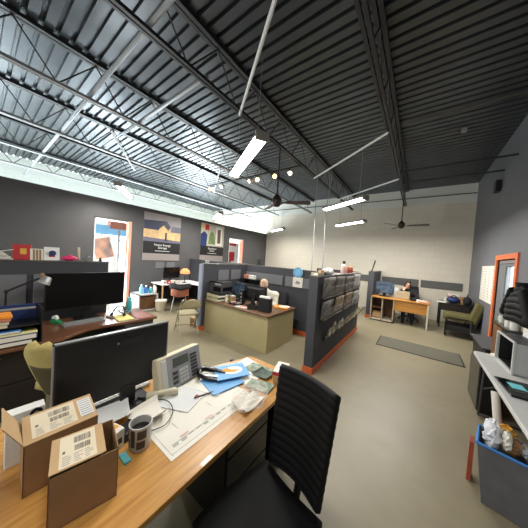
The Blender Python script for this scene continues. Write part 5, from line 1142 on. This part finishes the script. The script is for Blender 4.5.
# white framed cabinet by the left wall and things on it
t = thing('small_cabinet', 'small white framed open cabinet by the left wall below the first poster', 'cabinet', (-6.62, 3.03, 0), 0)
a = MB(); a.box(-0.27, 0.27, -0.26, -0.22, 0, 0.5); a.box(-0.27, 0.27, 0.26, 0.3, 0, 0.5); a.box(-0.27, 0.27, -0.26, 0.3, 0.46, 0.5); a.box(-0.27, 0.27, -0.26, 0.3, 0.0, 0.03); a.build('frame', M['light_grey'], t, bevel=0.004); B('back_board', -0.27, -0.25, -0.22, 0.26, 0.03, 0.46, M['dark_brown'], t); B('drawer', -0.2, 0.2, -0.21, 0.25, 0.05, 0.4, M['brown_wood'], t)
for k, (yy, m, h, lb) in enumerate(((2.9, 'blue_light', 0.24, 'light blue water jug on the white framed cabinet'), (3.03, 'blue', 0.2, 'blue bottle second on the white framed cabinet'), (3.16, 'teal', 0.15, 'teal tub in the middle of the white framed cabinet'), (3.29, 'white', 0.22, 'white bottle at the right of the white framed cabinet'))):
    t = thing('bottle', lb, 'bottle', (-6.5, yy, 0.501), 0, 'bottles on the white framed cabinet'); r_ = 0.055; MB().lathe([(0, 0), (r_, 0), (r_, h*0.65), (r_*0.5, h*0.85), (r_*0.4, h), (0, h)]).build('body', M[m], t, smooth=True); MB().cyl((0, 0, h), (0, 0, h+0.025), r_*0.45).build('cap', M['black' if k == 3 else 'white'], t)
t = thing('waste_bin', 'cream waste bin on the floor right of the white framed cabinet', 'bin', (-6.2, 3.34, 0)); MB().lathe([(0, 0), (0.13, 0), (0.16, 0.3), (0.15, 0.3), (0.12, 0.01), (0, 0.01)], n=20).build('bin', M['cream'], t, smooth=True); MB().lathe([(0.155, 0.27), (0.168, 0.27), (0.168, 0.31), (0.155, 0.31)], n=20).build('rim', M['paper'], t)
t = thing('paper_bag', 'white and pink paper bag under the corner desk beside the salmon chair', 'bag', (-5.35, 4.2, 0), 0.4); a = MB(); a.loft([[Vector((sx*w, sy*d, z)) for sx, sy in ((-1, -1), (1, -1), (1, 1), (-1, 1))] for w, d, z in ((0.12, 0.07, 0), (0.13, 0.075, 0.36), (0.12, 0.065, 0.36), (0.11, 0.06, 0.01))]); a.build('bag', M['paper'], t); B('print', -0.06, 0.06, -0.078, -0.074, 0.08, 0.26, M['pink'], t, 0)
for s in (-1, 1): MB().tube([(-0.05, s*0.06, 0.35), (0, s*0.06, 0.44), (0.05, s*0.06, 0.35)], 0.005).build('handle', M['cream'], t)

# ------------------------------------------------------------------ people: one fused body surface, clothes and hair as children
def capsule(mb, p0, p1, r0, r1, n=14):
    p0, p1 = Vector(p0), Vector(p1); ax = (p1-p0)
    if ax.length < 1e-5: mb.ball(p0, r0, nu=n, nv=8); return
    d = ax.normalized(); rs = []
    for k in range(5):
        a = -PI/2+PI/2*k/4; rs.append(mb.ring(p0+d*r0*math.sin(a), d, max(r0*math.cos(a), 1e-4), n))
    for k in range(5):
        a = PI/2*k/4; rs.append(mb.ring(p1+d*r1*math.sin(a), d, max(r1*math.cos(a), 1e-4), n))
    mb.loft(rs)
def fuse(mb, name, m, parent, voxel, it=6):
    o = mb.build(name, m, parent)
    md = o.modifiers.new('r', 'REMESH'); md.mode = 'VOXEL'; md.voxel_size = voxel; md.use_smooth_shade = True
    sm = o.modifiers.new('s', 'SMOOTH'); sm.factor = 0.5; sm.iterations = it
    return o
def head_frame(c, face, up):
    fy = Vector(face).normalized(); u = Vector(up); u = (u - fy*u.dot(fy)).normalized(); x = fy.cross(u)
    return Matrix(((x.x, fy.x, u.x, c[0]), (x.y, fy.y, u.y, c[1]), (x.z, fy.z, u.z, c[2]), (0, 0, 0, 1)))
def hand(mb, wrist, direction, palm_n, curl=0.6, s=1.0, side=1):
    d = Vector(direction).normalized(); nrm = Vector(palm_n); nrm = (nrm-d*nrm.dot(d)).normalized(); w = d.cross(nrm)*side
    p = Vector(wrist)
    for k in (-0.025, 0.0, 0.025): capsule(mb, p+w*k*0.6*s, p+d*0.085*s+w*k*s, 0.017*s, 0.013*s, 8)
    for k, L in enumerate((0.068, 0.078, 0.074, 0.058)):
        a = p+d*0.088*s+w*(0.032-0.0215*k)*s; b = a+(d*math.cos(curl*0.5)+nrm*math.sin(curl*0.5))*L*0.5*s; c = b+(d*math.cos(curl*1.4)+nrm*math.sin(curl*1.4))*L*0.5*s
        capsule(mb, a, b, 0.0092*s, 0.0086*s, 8); capsule(mb, b, c, 0.0086*s, 0.007*s, 8)
    a = p+d*0.025*s+w*0.03*s; b = a+(d*0.7+w*0.7+nrm*0.2)*0.04*s; c = b+(d*0.95+w*0.25+nrm*0.3)*0.032*s
    capsule(mb, a, b, 0.012*s, 0.01*s, 8); capsule(mb, b, c, 0.01*s, 0.008*s, 8)
def person(label, base, J, face, up, skin, top, legs, hair, hair_style, arm_dirs):
    b = Vector(base); t = thing('person', label, 'person', base)
    j = {k: Vector(v)-b for k, v in J.items()}
    H = j['head']; F_ = head_frame(H, face, up); P = lambda x, y, z: F_ @ Vector((x, y, z))
    a = MB()
    capsule(a, j['pelvis']+Vector((-0.06, 0, 0)), j['pelvis']+Vector((0.06, 0, 0)), 0.13, 0.13); capsule(a, j['pelvis'], j['chest'], 0.125, 0.13); capsule(a, (j['shL']+j['chest'])/2, (j['shR']+j['chest'])/2, 0.11, 0.11)
    capsule(a, j['shL'], j['shR'], 0.065, 0.065); capsule(a, (j['shL']+j['shR'])/2, P(0, -0.02, -0.09), 0.062, 0.055)
    a.ball(P(0, -0.012, 0.025), (0.076, 0.092, 0.095), F_.to_3x3().to_4x4()); a.ball(P(0, 0.018, -0.045), (0.058, 0.068, 0.075), F_.to_3x3().to_4x4()); a.ball(P(0, 0.055, -0.098), (0.026, 0.024, 0.022), F_.to_3x3().to_4x4())
    capsule(a, P(0, 0.082, 0.0), P(0, 0.1, -0.032), 0.009, 0.014, 8)
    for s in (-1, 1):
        a.ball(P(s*0.078, -0.01, -0.015), (0.012, 0.02, 0.032), F_.to_3x3().to_4x4()); capsule(a, P(s*0.02, 0.078, 0.02), P(s*0.05, 0.068, 0.018), 0.009, 0.009, 8)
    for q in ('L', 'R'):
        capsule(a, j['sh'+q], j['el'+q], 0.05, 0.04); capsule(a, j['el'+q], j['wr'+q], 0.04, 0.026)
        hand(a, j['wr'+q], arm_dirs[q][0], arm_dirs[q][1], arm_dirs[q][2], 1.0, -1 if q == 'L' else 1)
        capsule(a, j['hip'+q], j['kn'+q], 0.085, 0.058); capsule(a, j['kn'+q], j['an'+q], 0.055, 0.04); capsule(a, j['an'+q]+Vector((0, 0.02, -0.03)), j['an'+q]+Vector(face).normalized()*0.15*1.0+Vector((0, 0, -0.045)), 0.04, 0.03)
    body = fuse(a, 'body', skin, t, 0.007, 4)
    a = MB(); e = 0.014
    capsule(a, j['pelvis']+Vector((-0.06, 0, 0.02)), j['pelvis']+Vector((0.06, 0, 0.02)), 0.13+e, 0.13+e); capsule(a, j['pelvis'], j['chest'], 0.125+e, 0.135+e); capsule(a, (j['shL']+j['chest'])/2, (j['shR']+j['chest'])/2, 0.11+e, 0.11+e)
    capsule(a, j['shL'], j['shR'], 0.07+e, 0.07+e); capsule(a, (j['shL']+j['shR'])/2, ((j['shL']+j['shR'])/2*0.5+P(0, -0.02, -0.09)*0.5), 0.066+e, 0.058+e*0.6)
    for q in ('L', 'R'):
        capsule(a, j['sh'+q], j['el'+q], 0.056+e, 0.047+e); capsule(a, j['el'+q], j['el'+q]*0.1+j['wr'+q]*0.9, 0.046+e, 0.03+e)
    fuse(a, 'shirt', top, t, 0.012, 6)
    a = MB()
    for q in ('L', 'R'):
        capsule(a, j['hip'+q], j['kn'+q], 0.098, 0.072); capsule(a, j['kn'+q], j['an'+q]+Vector((0, 0, 0.02)), 0.07, 0.055)
    capsule(a, j['hipL'], j['hipR'], 0.14, 0.14); fuse(a, 'trousers', legs, t, 0.014, 5)
    for q in ('L', 'R'):
        a = MB(); capsule(a, j['an'+q]+Vector((0, 0, -0.04)), j['an'+q]+Vector(face).normalized()*0.16+Vector((0, 0, -0.05)), 0.048, 0.036); fuse(a, 'shoe', M['black'], t, 0.01, 3)
    a = MB(); R3 = F_.to_3x3().to_4x4()
    a.ball(P(0, -0.022, 0.04), (0.086, 0.096, 0.094), R3)
    if hair_style == 'short':
        a.ball(P(0, -0.05, 0.0), (0.078, 0.062, 0.085), R3)
    else:
        a.ball(P(0, -0.055, -0.03), (0.085, 0.062, 0.12), R3); a.ball(P(0.07, -0.02, -0.04), (0.024, 0.045, 0.1), R3); a.ball(P(-0.07, -0.02, -0.04), (0.024, 0.045, 0.1), R3); a.ball(P(0, -0.07, -0.1), (0.07, 0.05, 0.09), R3)
    fuse(a, 'hair', hair, t, 0.009, 3)
    for s in (-1, 1):
        MB().ball(P(s*0.033, 0.08, 0.004), (0.011, 0.006, 0.007), R3).build('eye', M['eye'], t, smooth=True)
        a = MB(); capsule(a, P(s*0.018, 0.089, 0.023), P(s*0.05, 0.078, 0.024), 0.0045, 0.0035, 6); a.build('eyebrow', hair, t)
    a = MB(); capsule(a, P(-0.02, 0.083, -0.062), P(0.02, 0.083, -0.062), 0.006, 0.006, 6); a.build('mouth', M['lip'], t)
    return t
# person in the middle cubicle, facing the dark monitor (toward the camera side), leaning over
person('person in a white shirt seated behind the dark monitor at the khaki desk', (-2.790, 4.2, 0),
       dict(pelvis=(-2.750, 4.24, 0.56), chest=(-2.790, 4.12, 0.86), shL=(-2.630, 4.1, 0.95), shR=(-2.970, 4.04, 0.95), head=(-2.900, 3.98, 1.16),
            elL=(-2.580, 4.03, 0.74), wrL=(-2.670, 3.85, 0.755), elR=(-3.090, 3.98, 0.77), wrR=(-3.010, 3.82, 0.76),
            hipL=(-2.660, 4.18, 0.54), hipR=(-2.850, 4.18, 0.54), knL=(-2.640, 3.84, 0.5), knR=(-2.870, 3.84, 0.5), anL=(-2.640, 3.84, 0.09), anR=(-2.870, 3.84, 0.09)),
       (-0.25, -0.9, -0.25), (-0.12, -0.2, 1), M['skin_pale'], M['shirt_white'], M['denim'], M['hair_fair'], 'short',
       {'L': ((-0.4, -0.9, 0), (0, 0, -1), 0.5), 'R': ((0.3, -0.9, 0), (0, 0, -1), 0.5)})
# person at the far desk, chin on hand
person('person in dark clothes at the far desk resting chin on hand', (-0.2, 8.62, 0),
       dict(pelvis=(-0.19, 8.66, 0.57), chest=(-0.2, 8.56, 0.88), shL=(-0.02, 8.52, 0.98), shR=(-0.38, 8.5, 0.99), head=(-0.25, 8.44, 1.21),
            elL=(0.04, 8.32, 0.79), wrL=(-0.12, 8.18, 0.8), elR=(-0.5, 8.3, 0.83), wrR=(-0.36, 8.29, 1.02),
            hipL=(-0.09, 8.6, 0.55), hipR=(-0.29, 8.6, 0.55), knL=(-0.07, 8.2, 0.52), knR=(-0.31, 8.2, 0.52), anL=(-0.07, 8.2, 0.09), anR=(-0.31, 8.2, 0.09)),
       (0.05, -0.95, -0.22), (0.12, 0.0, 1), M['skin'], M['shirt_black'], M['denim'], M['hair_dark'], 'long',
       {'L': ((-0.9, -0.3, 0), (0, 0, -1), 0.5), 'R': ((0.35, 0.2, 0.9), (0.3, 0.9, 0), 1.0)})

# ------------------------------------------------------------------ light
wd = bpy.data.worlds.new('world'); S.world = wd; wd.use_nodes = True
bg = wd.node_tree.nodes['Background']; bg.inputs['Color'].default_value = (0.78, 0.9, 1.0, 1); bg.inputs['Strength'].default_value = 9.0
def area(name, loc, direction, sx, sy, power, col=(1, 1, 1), spread=PI):
    l = bpy.data.lights.new(name, 'AREA'); l.shape = 'RECTANGLE'; l.size = sx; l.size_y = sy; l.energy = power; l.color = col; l.spread = spread
    o = bpy.data.objects.new(name, l); COL.objects.link(o); o.location = loc
    o.rotation_euler = Vector(direction).to_track_quat('-Z', 'Y').to_euler(); return o
for i, (a_, b_) in enumerate((W1, W2, W3)):
    area('daylight_window', (XO+0.05, (a_+b_)/2, 1.5), (1, 0, 0.25), 2.4, b_-a_, 560, (0.86, 0.95, 1.0))
# added unseen up-facing lamp, imitating bounce off the showroom floor
area('showroom_fill', (-9.2, 2.5, 0.3), (0.0, 0.0, 1), 3.6, 10, 640, (0.9, 0.97, 1.0))
area('daylight_doorway', (XL+0.03, (D1[0]+D1[1])/2, 1.3), (1, 0.25, -0.1), 0.75, 2.2, 70, (0.92, 0.97, 1.0))
# unseen lamps added over and behind the camera, like further strip lights
for x, y in ((-0.2, -1.6), (-3.6, -1.8), (-0.9, 0.3)):
    area('strip_and_fill', (x, y, 3.0), (0, 0, -1), 1.3, 0.25, 17, (1, 0.96, 0.9))
area('fill_behind', (-3.0, YF+0.15, 1.8), (0, 1, 0.0), 6, 2.4, 90, (1, 0.97, 0.93))  # added fill lamp, the front wall has no window
for x, y in ((-2.01, 2.2), (-1.44, 4.7), (-1.91, 7.08), (-5.8, 2.1), (-5.55, 4.75), (-5.27, 8.0), (-0.3, 7.2), (-0.6, 6.2), (-4.0, 4.0)):  # last three are added fill lamps, no fixture hangs there
    area('strip_and_fill', (x, y, 2.96), (0, 0, -1), 1.0, 0.2, 42, (1, 0.97, 0.92))
S.view_settings.view_transform = 'Standard'; S.view_settings.look = 'None'; S.view_settings.exposure = 0.28
